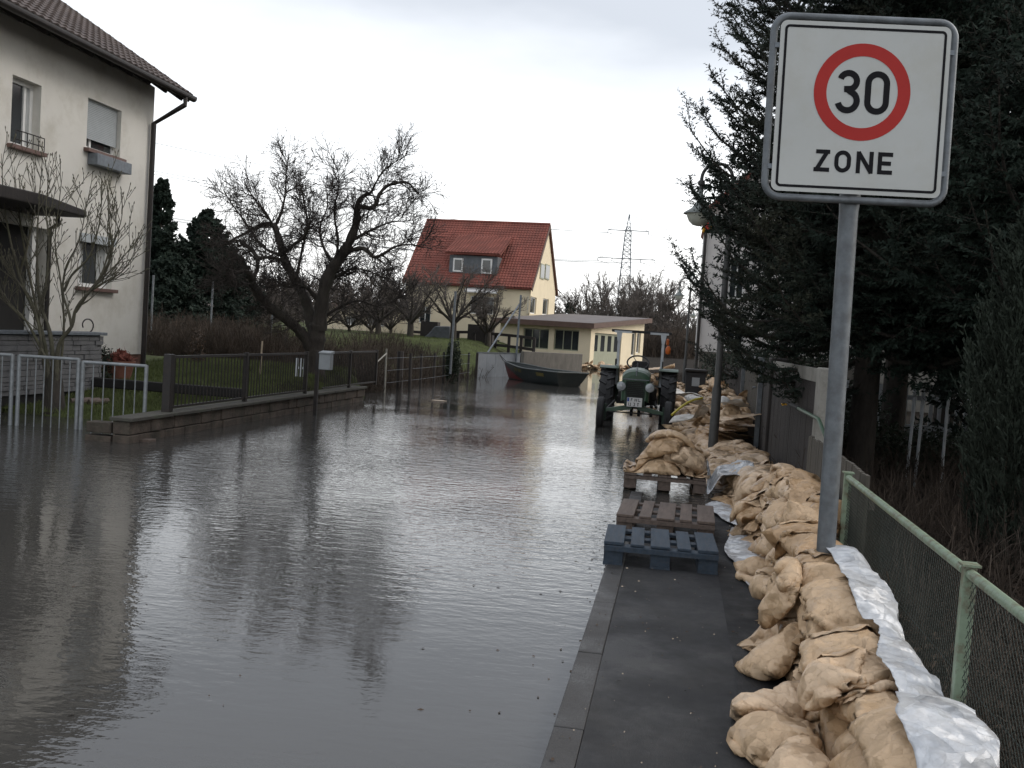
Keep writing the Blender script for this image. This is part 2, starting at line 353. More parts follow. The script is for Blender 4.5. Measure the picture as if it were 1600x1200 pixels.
tag(np_mesh('ground', V, F, ground_mat(), smooth=True), kind='structure')

def water_mat():
    m = bpy.data.materials.new('muddy_flood_water'); m.use_nodes = True; t = m.node_tree; b = t.nodes['Principled BSDF']
    b.inputs['Roughness'].default_value = .012; b.inputs['IOR'].default_value = 1.5; b.inputs['Specular IOR Level'].default_value = .5
    tc = N(t, 'ShaderNodeTexCoord')
    nb = N(t, 'ShaderNodeTexNoise'); nb.inputs['Scale'].default_value = .35; nb.inputs['Detail'].default_value = 4; t.links.new(tc.outputs['Object'], nb.inputs[0])
    cr = N(t, 'ShaderNodeValToRGB'); t.links.new(nb.outputs[0], cr.inputs[0]); e = cr.color_ramp.elements
    e[0].position = .3; e[0].color = (.042, .041, .038, 1); e[1].position = .7; e[1].color = (.058, .056, .052, 1)
    t.links.new(cr.outputs[0], b.inputs['Base Color'])
    def wave(scale, sx, sy, rot, detail=2, dist=0.0):
        mp = N(t, 'ShaderNodeMapping'); mp.inputs['Scale'].default_value = (sx, sy, 1); mp.inputs['Rotation'].default_value = (0, 0, R(rot))
        t.links.new(tc.outputs['Object'], mp.inputs[0])
        n = N(t, 'ShaderNodeTexNoise'); n.inputs['Scale'].default_value = scale; n.inputs['Detail'].default_value = detail; n.inputs['Distortion'].default_value = dist
        t.links.new(mp.outputs[0], n.inputs[0]); return n.outputs[0]
    def mth(op, a, bb, c=None):
        n = N(t, 'ShaderNodeMath', operation=op)
        for i, v in enumerate((a, bb, c)):
            if v is None: continue
            if isinstance(v, (int, float)): n.inputs[i].default_value = v
            else: t.links.new(v, n.inputs[i])
        return n.outputs[0]
    w1 = wave(5.5, .55, 1.5, 8, 2, .4); w2 = wave(13, .7, 1.25, -14, 3, .3); w3 = wave(1.3, .7, 1.2, 20, 2); w4 = wave(30, .8, 1.1, 5, 2)
    pm = wave(.22, 1, 1, 0, 3); pr = N(t, 'ShaderNodeMapRange'); pr.inputs[1].default_value = .36; pr.inputs[2].default_value = .62; pr.inputs[3].default_value = .22; pr.inputs[4].default_value = 1.0
    t.links.new(pm, pr.inputs[0])
    sp = N(t, 'ShaderNodeSeparateXYZ'); t.links.new(tc.outputs['Object'], sp.inputs[0])
    calm = N(t, 'ShaderNodeMapRange', interpolation_type='SMOOTHSTEP'); calm.inputs[1].default_value = 4.2; calm.inputs[2].default_value = 8.5; calm.inputs[3].default_value = .30; calm.inputs[4].default_value = 1.0
    t.links.new(sp.outputs[1], calm.inputs[0])
    far = N(t, 'ShaderNodeMapRange', interpolation_type='SMOOTHSTEP'); far.inputs[1].default_value = 22; far.inputs[2].default_value = 34; far.inputs[3].default_value = 1.0; far.inputs[4].default_value = .12
    t.links.new(sp.outputs[1], far.inputs[0])
    amp = mth('MULTIPLY', mth('MULTIPLY', pr.outputs[0], calm.outputs[0]), far.outputs[0])
    h = mth('ADD', mth('MULTIPLY', w1, .85), mth('ADD', mth('MULTIPLY', w2, .78), mth('MULTIPLY', w4, .24)))
    h = mth('MULTIPLY', h, amp); h = mth('ADD', h, mth('MULTIPLY', w3, .30))
    bp = N(t, 'ShaderNodeBump'); bp.inputs['Strength'].default_value = 1.0; bp.inputs['Distance'].default_value = .0095
    t.links.new(h, bp.inputs['Height']); t.links.new(bp.outputs[0], b.inputs['Normal'])
    return m
wm = MB(); wm.sheet(lambda u, v: (-60 + 61.25 * u, -25 + 103 * v, 0), 30, 50)
tag(wm.build('flood_water', water_mat()), kind='structure')

def PZ(y): return .07 - .10 * sstep(6.5, 12.5, y)          # footpath surface
def path_sheet(x0, x1, dz, name, m):
    s = MB(); s.sheet(lambda u, v: (x0 + (x1 - x0) * u, -2 + 36 * v, PZ(-2 + 36 * v) + dz), 6, 90)
    return tag(s.build(name, m, smooth=True), kind='structure')
path_sheet(-.262, 1.24, 0, 'footpath', M['asphalt'])
path_sheet(.385, 1.22, .004, 'footpath_asphalt_strip', M['asphalt2'])
kb = MB(); y = -2.0
while y < 34:
    z = PZ(y) + .003; r_ = random.Random(int(y * 10))
    kb.box((-.388 + r_.uniform(-.005, .005), y, -.3), (-.264 + r_.uniform(-.001, .001), y + .994, z + r_.uniform(-.002, .002))); y += 1.0
tag(kb.build('kerb', M['kerb'], bevel=.006), kind='structure')

# far ridge
hb = MB()
def hill(u, v):
    x = -1500 + 3000 * u; y = 900 + 900 * v
    h = 38 * math.sin(math.pi * min(1, v * 1.15)) * (.6 + .5 * noise.noise(Vector((x * .002, y * .002, 3)))) * (.45 + .75 * sstep(-500, 500, x))
    return (x, y, -2 + max(0, h) + 3 * noise.noise(Vector((x * .02, y * .02, 1))))
hb.sheet(hill, 120, 16)
M['hill'] = mat('wooded_hill', (.045, .050, .045), .95, .4, .02, 0)
tag(hb.build('hills', M['hill'], smooth=True), kind='structure')
# ------------------------------------------------------------------ walls with openings, windows
class Plane:
    """vertical wall plane: origin o, horizontal unit u; outward normal n = u rotated -90 deg (right-hand side when walking along u)"""
    def __init__(s, o, u):
        s.o = Vector((o[0], o[1], 0)); s.u = Vector((u[0], u[1], 0)).normalized(); s.n = Vector((s.u.y, -s.u.x, 0))
    def p(s, a, z, d=0.0): return s.o + s.u * a + s.n * d + Vector((0, 0, z))
    def hit(s, px, py):
        d = ray(px, py); t = (s.o - C0).dot(s.n) / d.dot(s.n); P = C0 + d * t; return (P - s.o).dot(s.u), P.z
    def rect(s, pxs):
        """pixel corners (left-top, right-bottom) -> a0,a1,z0,z1"""
        (a0, z1), (a1, z0) = s.hit(*pxs[:2]), s.hit(*pxs[2:]); return min(a0, a1), max(a0, a1), min(z0, z1), max(z0, z1)
def wall_mb(pl, a0, a1, z0, z1, holes, depth=.16, top=None, back=.3):
    m = MB(); As = sorted({a0, a1, *[h[0] for h in holes], *[h[1] for h in holes]}); Zs = sorted({z0, z1, *[h[2] for h in holes], *[h[3] for h in holes]})
    for i in range(len(As) - 1):
        for j in range(len(Zs) - 1):
            ca, cz = (As[i] + As[i + 1]) / 2, (Zs[j] + Zs[j + 1]) / 2
            if any(h[0] < ca < h[1] and h[2] < cz < h[3] for h in holes): continue
            m.add([pl.p(As[i], Zs[j]), pl.p(As[i + 1], Zs[j]), pl.p(As[i + 1], Zs[j + 1]), pl.p(As[i], Zs[j + 1])], [(0, 1, 2, 3)])
    for (b0, b1, y0, y1) in holes:
        q = [(b0, y0), (b1, y0), (b1, y1), (b0, y1)]
        for k in range(4):
            (s0, t0), (s1, t1) = q[k], q[(k + 1) % 4]
            m.add([pl.p(s0, t0), pl.p(s0, t0, -depth), pl.p(s1, t1, -depth), pl.p(s1, t1)], [(0, 1, 2, 3)])
    if top: m.add([pl.p(*t) for t in top], [tuple(range(len(top)))])
    return m
def pbox(m, pl, a0, a1, z0, z1, d0, d1):
    vs = [pl.p(a, z, d) for z in (z0, z1) for d in (d0, d1) for a in (a0, a1)]
    return m.add(vs, [(0, 2, 3, 1), (4, 5, 7, 6), (0, 1, 5, 4), (2, 6, 7, 3), (0, 4, 6, 2), (1, 3, 7, 5)])
def window(pl, r, parent, depth=.13, fw=.06, vbars=(), hbars=(), fm='frame', sill=None, gm='glass', curtain=0, label=None):
    a0, a1, z0, z1 = r; f = MB(); D = -depth
    for b in ((a0, a0 + fw, z0, z1), (a1 - fw, a1, z0, z1), (a0 + fw, a1 - fw, z0, z0 + fw), (a0 + fw, a1 - fw, z1 - fw, z1)):
        pbox(f, pl, b[0], b[1], b[2], b[3], D - .04, D + .03)
    for v in vbars: a = a0 + (a1 - a0) * v; pbox(f, pl, a - fw * .4, a + fw * .4, z0 + fw, z1 - fw, D - .035, D + .022)
    for v in hbars: z = z0 + (z1 - z0) * v; pbox(f, pl, a0 + fw, a1 - fw, z - fw * .4, z + fw * .4, D - .03, D + .018)
    fr = f.build('window', M[fm], parent)
    if label: fr['label'] = label
    g = MB(); pbox(g, pl, a0 + fw * .5, a1 - fw * .5, z0 + fw * .5, z1 - fw * .5, D - .02, D - .008); g.build('pane', M[gm], fr)
    if curtain:
        n = 24
        for (q0, q1) in ((a0 + fw, a0 + (a1 - a0) * curtain), (a1 - (a1 - a0) * curtain, a1 - fw)):
            c = MB(); c.sheet(lambda u, v: pl.p(q0 + (q1 - q0) * u, z0 + fw + (z1 - z0 - 2 * fw) * v, D + .001 + .006 * math.sin(u * 26)), n, 1)
            c.build('curtain', M['curtain'], fr)
    if sill:
        s_ = MB(); pbox(s_, pl, a0 - .08, a1 + .08, z0 - .07, z0 - .003, -.05, .10); s_.build('sill', M[sill], fr, bevel=.008)
    return fr
def tile_roof(p00, p10, p01, p11, nrow, ncol, amp, step, name, m, parent, nn=None):
    """p00-p10 eave, p01-p11 ridge; geometry of overlapping curved tiles"""
    p00, p10, p01, p11 = map(Vector, (p00, p10, p01, p11)); n = (p10 - p00).cross(p01 - p00).normalized()
    if n.z < 0: n = -n
    b = MB(); K = 6
    for i in range(nrow):
        v0, v1 = i / nrow, (i + 1) / nrow + .12 / nrow
        vs = []
        for (v, lift) in ((v0, step - step * 1.0 * .0), (v1, 0)):
            L = p00.lerp(p01, v); Rr = p10.lerp(p11, v)
            for k in range(ncol * K + 1):
                ph = (k % K) / K; wv = amp * (math.sin(ph * 2 * math.pi) * .5 + .5)
                vs.append(L.lerp(Rr, k / (ncol * K)) + n * (lift + wv))
        q = ncol * K + 1
        fs = [(k, k + 1, q + k + 1, q + k) for k in range(q - 1)]
        low = [p - n * (step * .9) for p in vs[:q]]
        b.add(vs + low, fs + [(2 * q + k, 2 * q + k + 1, k + 1, k) for k in range(q - 1)])
    o = b.build(name, m, parent)
    return o

# ------------------------------------------------------------------ the cream house on the left
HX = -10.6
house = tag(empty('house', (HX, 16, 0)), 'tall cream rendered house with grey tiled roof at the left edge', 'house')
def cp(o):          # keep world placement of a child built in world coordinates
    for c in [o]:
        c.matrix_parent_inverse = o.parent.matrix_world.inverted() if o.parent else Matrix()
    return c
house.location = (0, 0, 0)
HPL = Plane((HX, 26.0), (0, -1))              # u runs towards the camera, outward normal = -x ... flipped below
HPL = Plane((HX, 0.0), (0, 1))                # u = +Y, n = +X (towards the street)
Yc = HPL.hit(232, 360)[0]
ct = atx(246, 168, HX)
EZ = 6.05; YF = Yc; YN = 9.0
r1 = HPL.rect((20, 116, 55, 236)); r2 = HPL.rect((138, 152, 187, 248)); r3 = HPL.rect((125, 366, 174, 452)); rd = HPL.rect((2, 345, 78, 520))
r1 = (r1[0], r1[1] + .1, r1[2], r1[3]); rd = (rd[0] - 2.0, rd[1] - .15, .95, rd[3])
hw = wall_mb(HPL, YN, YF, .75, EZ, [r1, r2, r3, rd], .22)
GP = Plane((HX, YF), (-1, 0))
rz = EZ + 4.2 * math.tan(R(31.5))
hw.add([(HX, YF, .75), (HX - 8.4, YF, .75), (HX - 8.4, YF, EZ), (HX - 4.2, YF, rz), (HX, YF, EZ)], [(0, 1, 2, 3, 4)])
hw.add([(HX, YN, .75), (HX - 8.4, YN, .75), (HX - 8.4, YN, EZ), (HX - 4.2, YN, rz), (HX, YN, EZ)], [(4, 3, 2, 1, 0)])
hw.add([(HX - 8.4, YN, .75), (HX - 8.4, YF, .75), (HX - 8.4, YF, EZ), (HX - 8.4, YN, EZ)], [(0, 1, 2, 3)])
wl = hw.build('wall', M['render'], house)
pb = MB(); pb.box((HX - 8.37, YN + .03, 0), (HX - .03, YF - .03, .76)); pb.build('plinth', M['brick'], house)
window(HPL, r1, house, .18, .07, vbars=(.74,), sill='sill', curtain=.3)
w2 = window(HPL, r2, house, .16, .06, vbars=(.3,), sill='sill')
sh = MB(); n = 22; za = r2[2] + .22 * (r2[3] - r2[2])
for k in range(n):
    z0 = za + (r2[3] - za) * k / n; z1 = za + (r2[3] - za) * (k + 1) / n
    pbox(sh, HPL, r2[0] + .01, r2[1] - .01, z0, z1 - .008, -.10, -.078 + .0)
    pbox(sh, HPL, r2[0] + .01, r2[1] - .01, z1 - .0085, z1 + .0005, -.10, -.092)
sh.build('roller_shutter', M['shutter'], w2)
fb = MB(); pbox(fb, HPL, r2[0] + .05, r2[1] + .1, r2[2] - .28, r2[2] - .075, .0, .2); fb.build('flower_box', M['galvdark'], house, bevel=.01)
window(HPL, r3, house, .14, .07, vbars=(.2,), sill='sill', curtain=.3)
sb = MB(); pbox(sb, HPL, r3[0] - .02, r3[1] + .02, r3[3] - .12, r3[3] + .03, -.05, .05); sb.build('shutter_box', M['shutter'], house)
rl = MB()
for k in range(6): a = r1[0] + (r1[1] - r1[0]) * k / 5; rl.tube([HPL.p(a, r1[2], .09), HPL.p(a, r1[2] + .22, .09)], .008, 5)
for dz in (.08, .22): rl.tube([HPL.p(r1[0], r1[2] + dz, .09), HPL.p(r1[1], r1[2] + dz, .09)], .01, 5)
rl.build('window_rail', M['darkmetal'], house)
dr = MB(); pbox(dr, HPL, rd[0], rd[1], rd[2], rd[3], -.21, -.19); dr.build('door', M['darkgap'], house)
dj = MB(); pbox(dj, HPL, rd[1] - .28, rd[1] - .16, rd[2], rd[3], -.188, -.1); pbox(dj, HPL, rd[1] - 1.3, rd[1] - 1.2, rd[2], rd[3], -.188, -.12); dj.build('door_frame', M['frame'], house)
# roof
ov = .56; pt = math.tan(R(31.5)); ez = EZ - .12
e0 = (HX + ov, YN - .4, ez - ov * 0 + .02); YV = YF + .38
p00 = Vector((HX + ov, YN - .4, ez + .08)); p10 = Vector((HX + ov, YV, ez + .08))
Lr = 4.2 + ov; p01 = Vector((HX - 4.2, YN - .4, ez + .08 + Lr * pt)); p11 = Vector((HX - 4.2, YV, ez + .08 + Lr * pt))
tile_roof(p00, p10, p01, p11, 19, 54, .028, .035, 'roof', M['tile'], house)
ud = MB(); dz = Vector((0, 0, -.05))
ud.add([p00 + dz, p10 + dz, p11 + dz, p01 + dz], [(0, 1, 2, 3)]); q01 = p01 + Vector((-Lr, 0, -Lr * pt)); q11 = p11 + Vector((-Lr, 0, -Lr * pt))
ud.add([p01, p11, q11, q01], [(0, 1, 2, 3)]); ud.build('roof_underside', M['darkwood'], house)
rf = MB()
yy = YN
while yy < YV - .1: rf.bar((HX + ov - .06, yy, ez - .03), (HX - .5, yy, ez - .03 + (ov + .44) * pt), .09, .12); yy += .62
rf.build('rafter', M['darkwood'], house)
vb = MB(); vb.bar(p10 + Vector((0, .02, -.06)), p11 + Vector((0, .02, -.06)), .03, .18); vb.build('verge_board', M['darkwood'], house)
gt = MB(); gx_ = HX + ov + .07; gz = ez + .01
prof = [(-.07, .03)] + [(.07 * math.cos(a), .07 * math.sin(a)) for a in [math.pi * (1 + k / 8) for k in range(9)]] + [(.07, .03), (.06, .03)] + [(.06 * math.cos(a), .06 * math.sin(a)) for a in [math.pi * (2 - k / 8) for k in range(9)]]
gt.prism(prof, lambda u, v: (gx_ + u, YN - .4, gz + v), lambda u, v: (gx_ + u, YV + .02, gz + v)); gt.build('gutter', M['darkmetal'], house)
dp = MB(); dp.tube([(gx_, YF + .05, gz - .05), (gx_, YF + .05, gz - .2), (HX + .08, YF - .12, gz - .62), (HX + .08, YF - .12, .3)], .05, 8); dp.build('downpipe', M['darkmetal'], house)
# entrance canopy and its pipe
tip = atx(151, 335, HX + 1.1); cn = MB()
cn.prism([(HX - .0, YN), (HX + 1.25, YN), (HX + 1.25, tip.y - 1.6), (HX + 1.05, tip.y - .2), (HX + .9, tip.y), (HX + .0, tip.y)], lambda u, v: (u, v, tip.z - .02 - (.05 if v > tip.y - .5 else .06)), lambda u, v: (u, v, tip.z + .03 + (.0 if v > tip.y - .5 else .07)))
cn.build('entrance_canopy', M['darkwood'], house, bevel=.02)
cpp = MB(); cy_ = atx(84, 350, HX + .55); cpp.tube([(HX + .62, cy_.y, tip.z - .05), (HX + .62, cy_.y, tip.z - .22), (HX + .5, cy_.y - .02, tip.z - .3), (HX + .5, cy_.y - .02, .9)], .035, 8)
cpp.build('canopy_downpipe', M['darkmetal'], house)

# terrace wall of grey ledge stones in front of the house
TX = HX + .95; tw = tag(empty('terrace_wall'), 'low terrace wall of grey ledge stones below the house entrance', 'wall')
t1 = atx(160, 524, TX); zt = t1.z; b = MB(); rr = random.Random(5)
z = .25
while z < zt - .02:
    h = rr.uniform(.045, .10); y = 9.0 + rr.uniform(0, .3)
    while y < t1.y:
        l = rr.uniform(.15, .5); y1 = min(y + l, t1.y)
        b.box((TX - .25, y, z), (TX + rr.uniform(0, .03), y1 - .008, min(z + h, zt) - .008)); y = y1
    z += h
b.build('stonework', M['slabstone'], tw)
b = MB(); b.box((TX - .28, 9, zt), (TX + .06, t1.y + .06, zt + .05)); b.build('coping', M['galvdark'], tw, bevel=.006)
b = MB(); b.box((TX - .24, 9, .1), (TX - .02, t1.y - .03, zt - .004)); b.build('core', M['darkgap'], tw)
b = MB(); b.box((HX + .01, 9, .1), (TX - .26, t1.y - .05, .95)); tag(b.build('terrace', M['slabstone'], None), kind='structure')
# curled iron ornament on the wall end
oc = aty(145, 515, t1.y - .2); b = MB()
b.tube([(TX - .1, oc.y, zt + .05)] + [(TX - .1 + .0, oc.y + .18 * math.cos(a) * (1 - a / 12) - .1, zt + .16 + .12 * math.sin(a) * (1 - a / 12)) for a in np.linspace(-1.4, 3.6, 14)], .012, 6)
tag(b.build('iron_scroll', M['darkmetal'], None, smooth=True), 'black curled iron ornament on the end of the terrace wall', 'ornament')
# ------------------------------------------------------------------ yellow house with the red roof
def rot2(a): return Vector((math.cos(a), math.sin(a)))
def roof_slab(b, quad, th):
    q = [Vector(p) for p in quad]; n = (q[1] - q[0]).cross(q[3] - q[0]).normalized()
    if n.z < 0: n = -n
    b.add(q + [p - n * th for p in q], [(0, 1, 2, 3), (7, 6, 5, 4), (0, 4, 5, 1), (1, 5, 6, 2), (2, 6, 7, 3), (3, 7, 4, 0)])
yh = tag(empty('house'), 'yellow house with a steep red tiled roof and wide dormer', 'house')
Y0 = 62.0; tr = math.tan(R(3.7))
cr0 = aty(826, 520, Y0)                                    # front right corner of the walls
ea = R(-5.0); ux = Vector((-math.cos(ea), -math.sin(ea), 0)); bk = Vector((.075, 1, 0)).normalized()
Lh, Dh = 8.3, 7.6
YP = Plane(cr0, (-ux.x, -ux.y)); YP.o = Vector((cr0.x, cr0.y, 0)) + ux * Lh   # u to the right, normal to the camera
EzH = aty(832, 446, Y0 - .3).z + .1; RzH = aty(760, 349, Y0 + Dh / 2).z
gz0 = .4
w_a = YP.rect((735, 462, 770, 492)); w_b = YP.rect((655, 478, 672, 505))
m = wall_mb(YP, 0, Lh, gz0, EzH, [w_a, w_b], .15)
GR = Plane(YP.o + YP.u * Lh, (bk.x, bk.y))
gh = [GR.rect((829, 463, 837, 491)), GR.rect((849, 466, 856, 493)), GR.rect((844.5, 411, 849, 437)), GR.rect((852, 412, 857, 438))]
m2 = wall_mb(GR, 0, Dh, gz0, EzH, [g for g in gh[:2]], .15)
m.add(m2.v, m2.f)
def gab(a): return EzH + (RzH - EzH) * (1 - abs(a - Dh / 2) / (Dh / 2))
u_ = sorted(gh[2:])
pts = [(0, EzH), (Dh, EzH), (Dh / 2, RzH - .08)]
gm_ = wall_mb(GR, 1.3, Dh - 1.3, EzH, gab(1.3), [g for g in gh[2:]], .12) if False else None
m.add([GR.p(a, z_) for a, z_ in pts], [(0, 1, 2)])
BK = [YP.p(0, gz0, -Dh), YP.p(0, EzH, -Dh)]
lft = YP.o; m.add([lft + Vector((0, 0, gz0)), lft + bk * Dh + Vector((0, 0, gz0)), lft + bk * Dh + Vector((0, 0, EzH)), lft + bk * Dh / 2 + Vector((0, 0, RzH - .08)), lft + Vector((0, 0, EzH))], [(4, 3, 2, 1, 0)])
m.build('wall', M['yellow'], yh)
window(YP, w_a, yh, .12, .06, vbars=(.5,)); window(YP, w_b, yh, .12, .06, vbars=(.5,))
for g in gh[:2]: window(GR, g, yh, .12, .07)
for g in gh[2:]:                                           # gable windows stand in the sloping gable: framed boxes set on the wall
    f = MB(); pbox(f, GR, g[0], g[1], g[2], g[3], .003, .05); fr = f.build('window', M['greenframe'], yh)
    f = MB(); pbox(f, GR, g[0] + .07, g[1] - .07, g[2] + .08, g[3] - .08, .051, .057); f.build('pane', M['glass'], fr)
aw = MB(); q = w_a; aw.add([YP.p(q[0] - .3, q[3] + .55, .02), YP.p(q[1] + .3, q[3] + .55, .02), YP.p(q[1] + .3, q[3] + .28, .5), YP.p(q[0] - .3, q[3] + .28, .5),
    YP.p(q[0] - .3, q[3] + .48, .02), YP.p(q[1] + .3, q[3] + .48, .02), YP.p(q[1] + .3, q[3] + .2, .5), YP.p(q[0] - .3, q[3] + .2, .5)], [(0, 1, 2, 3), (7, 6, 5, 4), (3, 2, 6, 7), (0, 3, 7, 4), (1, 5, 6, 2)])
aw.build('awning', M['frame'], yh)
# roof
oh = .35; sl_ = (RzH - EzH) / (Dh / 2)
E0 = YP.p(-.15, EzH - oh * sl_ + .1, 0) - bk * oh; E1 = YP.p(Lh + .12, EzH - oh * sl_ + .1, 0) - bk * oh
R0 = YP.p(-.15, RzH + .1, 0) + bk * Dh / 2; R1 = YP.p(Lh + .12, RzH + .1, 0) + bk * Dh / 2
B0 = R0 + bk * (Dh / 2 + oh) + Vector((0, 0, -(Dh / 2 + oh) * sl_)); B1 = R1 + bk * (Dh / 2 + oh) + Vector((0, 0, -(Dh / 2 + oh) * sl_))
rfo = tile_roof(E0, E1, R0, R1, 26, 44, .03, .03, 'roof', M['redtile'], yh)
b = MB(); roof_slab(b, [R0, R1, B1, B0], .1); dn = Vector((0, 0, -.06)); roof_slab(b, [E0 + dn, E1 + dn, R1 + dn, R0 + dn], .08); b.build('roof_back', M['redtile'], rfo)
b = MB(); b.bar(E1 + dn * 2, R1 + dn * 2, .05, .22); b.bar(B1 + dn, R1 + dn, .05, .22); b.build('verge_board', M['brownfascia'], rfo)
b = MB(); b.tube([R0 + Vector((0, 0, .03)), R1 + Vector((0, 0, .03))], .09, 8); b.build('ridge', M['redtile'], rfo)
# chimney-less dormer: slate front with two windows under a shallow roof
DP = Plane(YP.o, (YP.u.x, YP.u.y)); s_in = .32; DP.o = YP.o - YP.n * 0 + bk * s_in
d0 = DP.rect((703, 398, 776, 432)); zl = EzH + s_in * sl_ + .1
dm = tag(MB().box((0, 0, 0), (0, 0, 0)).build('x', None)) if False else None
b = MB(); zt_ = d0[3]
b.add([DP.p(d0[0], zl - .3), DP.p(d0[1], zl - .3), DP.p(d0[1], zt_), DP.p(d0[0], zt_)], [(0, 1, 2, 3)])
run = (zt_ - zl) / sl_
for a in (d0[0], d0[1]):
    P = DP.p(a, 0); b.add([P + Vector((0, 0, zl - .4)), P + Vector((0, 0, zt_)), P + bk * (run + .3) + Vector((0, 0, zt_)), P + bk * (run) + Vector((0, 0, zt_ - .4))], [(0, 1, 2, 3)])
dorm = b.build('dormer', M['slate'], yh)
b = MB(); run2 = 2.6; zt2 = zt_ + .25; rise = run2 * sl_ - (zt2 - zl)
top_run = (zt2 - zl + .62) / (sl_ - .34) if sl_ > .4 else 3
A = DP.p(d0[0] - .25, zt2 - .12, 0) - bk * .3; Bq = DP.p(d0[1] + .25, zt2 - .12, 0) - bk * .3
trn = 2.45; zz = zl + trn * sl_ + .03
roof_slab(b, [A, Bq, DP.p(d0[1] + .25, zz) + bk * trn, DP.p(d0[0] - .25, zz) + bk * trn], .1); b.build('dormer_roof', M['redtile'], dorm)
up3 = Vector((0, 0, .03)); tile_roof(A + up3, Bq + up3, DP.p(d0[0] - .25, zz) + bk * trn + up3, DP.p(d0[1] + .25, zz) + bk * trn + up3, 14, 17, .03, .03, 'dormer_tiles', M['redtile'], dorm)
for px in ((709, 403, 723, 425), (753, 404, 768, 428)):
    g = DP.rect(px); f = MB(); pbox(f, DP, g[0], g[1], g[2], g[3], .004, .06); fr = f.build('dormer_window', M['frame'], dorm)
    f = MB(); pbox(f, DP, g[0] + .1, g[1] - .1, g[2] + .1, g[3] - .1, .061, .068); f.build('pane', M['glass'], fr)
# low wing to the left
lw = tag(empty('house_wing'), 'long low yellow wing with flat roof left of the red roofed house', 'building')
wp = Plane(YP.o + ux * 7.0 + bk * 1.5, (YP.u.x, YP.u.y)); zt_ = aty(570, 482, 64).z
hl = [wp.rect((540, 494, 555, 508)), wp.rect((575, 494, 600, 510))]
m = wall_mb(wp, 0, 7.0, .5, zt_, hl, .1); m.add([wp.p(0, .5, 0), wp.p(0, .5, -5), wp.p(0, zt_, -5), wp.p(0, zt_, 0)], [(3, 2, 1, 0)]); m.build('wall', M['yellow'], lw)
for h_ in hl: window(wp, h_, lw, .08, .06, vbars=(.5,))
b = MB(); pbox(b, wp, -.3, 7.0, zt_, zt_ + .25, -5.3, .35); b.build('roof', M['brownfascia'], lw)

# ------------------------------------------------------------------ low annex with big windows
ax = tag(empty('annex'), 'low yellow pavilion with brown monopitch roof and large windows standing in the flood', 'building')
AC = aty(921, 560, 55.0); AC = Vector((AC.x, AC.y, 0))
e1 = Vector((-.965, .26, 0)).normalized(); e2 = Vector((.285, .958, 0)).normalized()
L1, L2 = 5.5, 9.0
AP = Plane(AC + e1 * L1, (-e1.x, -e1.y)); AR = Plane(AC, (e2.x, e2.y))
zf = aty(922, 513, 55).z; zb = zf + .62
ho = [AP.rect((818, 512, 856, 546)), AP.rect((866, 514, 903, 549))]
ho = [(max(.1, a), c, d, min(e, zf - .05)) for a, c, d, e in ho]
m = wall_mb(AP, 0, L1, -.4, zf, ho, .18)
hr = [AR.rect((930, 520, 968, 575)), AR.rect((988, 520, 992, 556)), AR.rect((996, 520, 999.5, 552))]
hr = [(a, c, d, min(e, zf + .02)) for a, c, d, e in hr]
m2 = wall_mb(AR, 0, L2, -.4, zf + .03, hr, .18); m2.add([AR.p(0, zf + .03), AR.p(L2, zf + .03), AR.p(L2, zb)], [(0, 1, 2)])
m.add(m2.v, m2.f)
bkc = AC + e1 * L1 + e2 * L2; m.add([AC + e1 * L1 + Vector((0, 0, -.4)), bkc + Vector((0, 0, -.4)), bkc + Vector((0, 0, zb)), AC + e1 * L1 + Vector((0, 0, zf))], [(3, 2, 1, 0)])
m.build('wall', M['yellow'], ax)
window(AP, ho[0], ax, .14, .06, vbars=(.33, .62), fm='greenframe'); window(AP, ho[1], ax, .14, .06, vbars=(.36, .7), fm='greenframe')
# four leaf folding door with grey green lower panels
q = hr[0]; b = MB(); pbox(b, AR, q[0], q[1], q[2], q[3], -.17, -.12); fd = b.build('folding_door', M['greenframe'], ax)
for k in range(4):
    a0 = q[0] + (q[1] - q[0]) * (k + .16) / 4; a1 = q[0] + (q[1] - q[0]) * (k + .72) / 4; b = MB(); pbox(b, AR, a0, a1, q[2] + (q[3] - q[2]) * .48, q[3] - .12, -.119, -.112); b.build('pane', M['glass'], fd)
for r_ in hr[1:]: window(AR, r_, ax, .14, .06)
b = MB(); o_ = .55
cA = AC - e1 * .35 - e2 * o_; cB = AC + e1 * (L1 + .2) - e2 * o_; cC = AC + e1 * (L1 + .2) + e2 * (L2 + .4); cD = AC - e1 * .35 + e2 * (L2 + .4)
up = lambda p, z: Vector((p.x, p.y, z)); sl2 = (zb - zf) / L2
za_, zb_ = zf - .0 - o_ * sl2, zb + .4 * sl2
T = .30
roof_slab(b, [up(cA, za_ + T), up(cB, za_ + T), up(cC, zb_ + T), up(cD, zb_ + T)], T - .02); ro = b.build('roof', M['brownfascia'], ax)
b = MB(); h4 = [up(p, z + T + .012) for p, z in ((cA + e2 * .1 + e1 * .1, za_ + .1 * sl2), (cB + e2 * .1 - e1 * .1, za_ + .1 * sl2), (cC - e2 * .1 - e1 * .1, zb_ - .1 * sl2), (cD - e2 * .1 + e1 * .1, zb_ - .1 * sl2))]
b.add(h4, [(0, 3, 2, 1)]); b.build('roofing_felt', M['roofing'], ro)
# low concrete wall in front of it
b = MB(); p, q = aty(815, 575, 44), aty(907, 573, 47); zt_ = aty(905, 553, 47).z; b.bar((p.x, p.y, (zt_ - .4) / 2 ), (q.x, q.y, (zt_ - .4) / 2), .2, zt_ + .4)
tag(b.build('garden_wall', M['wallgrey'], bevel=.02), 'low grey concrete wall standing in the water behind the boat', 'wall')

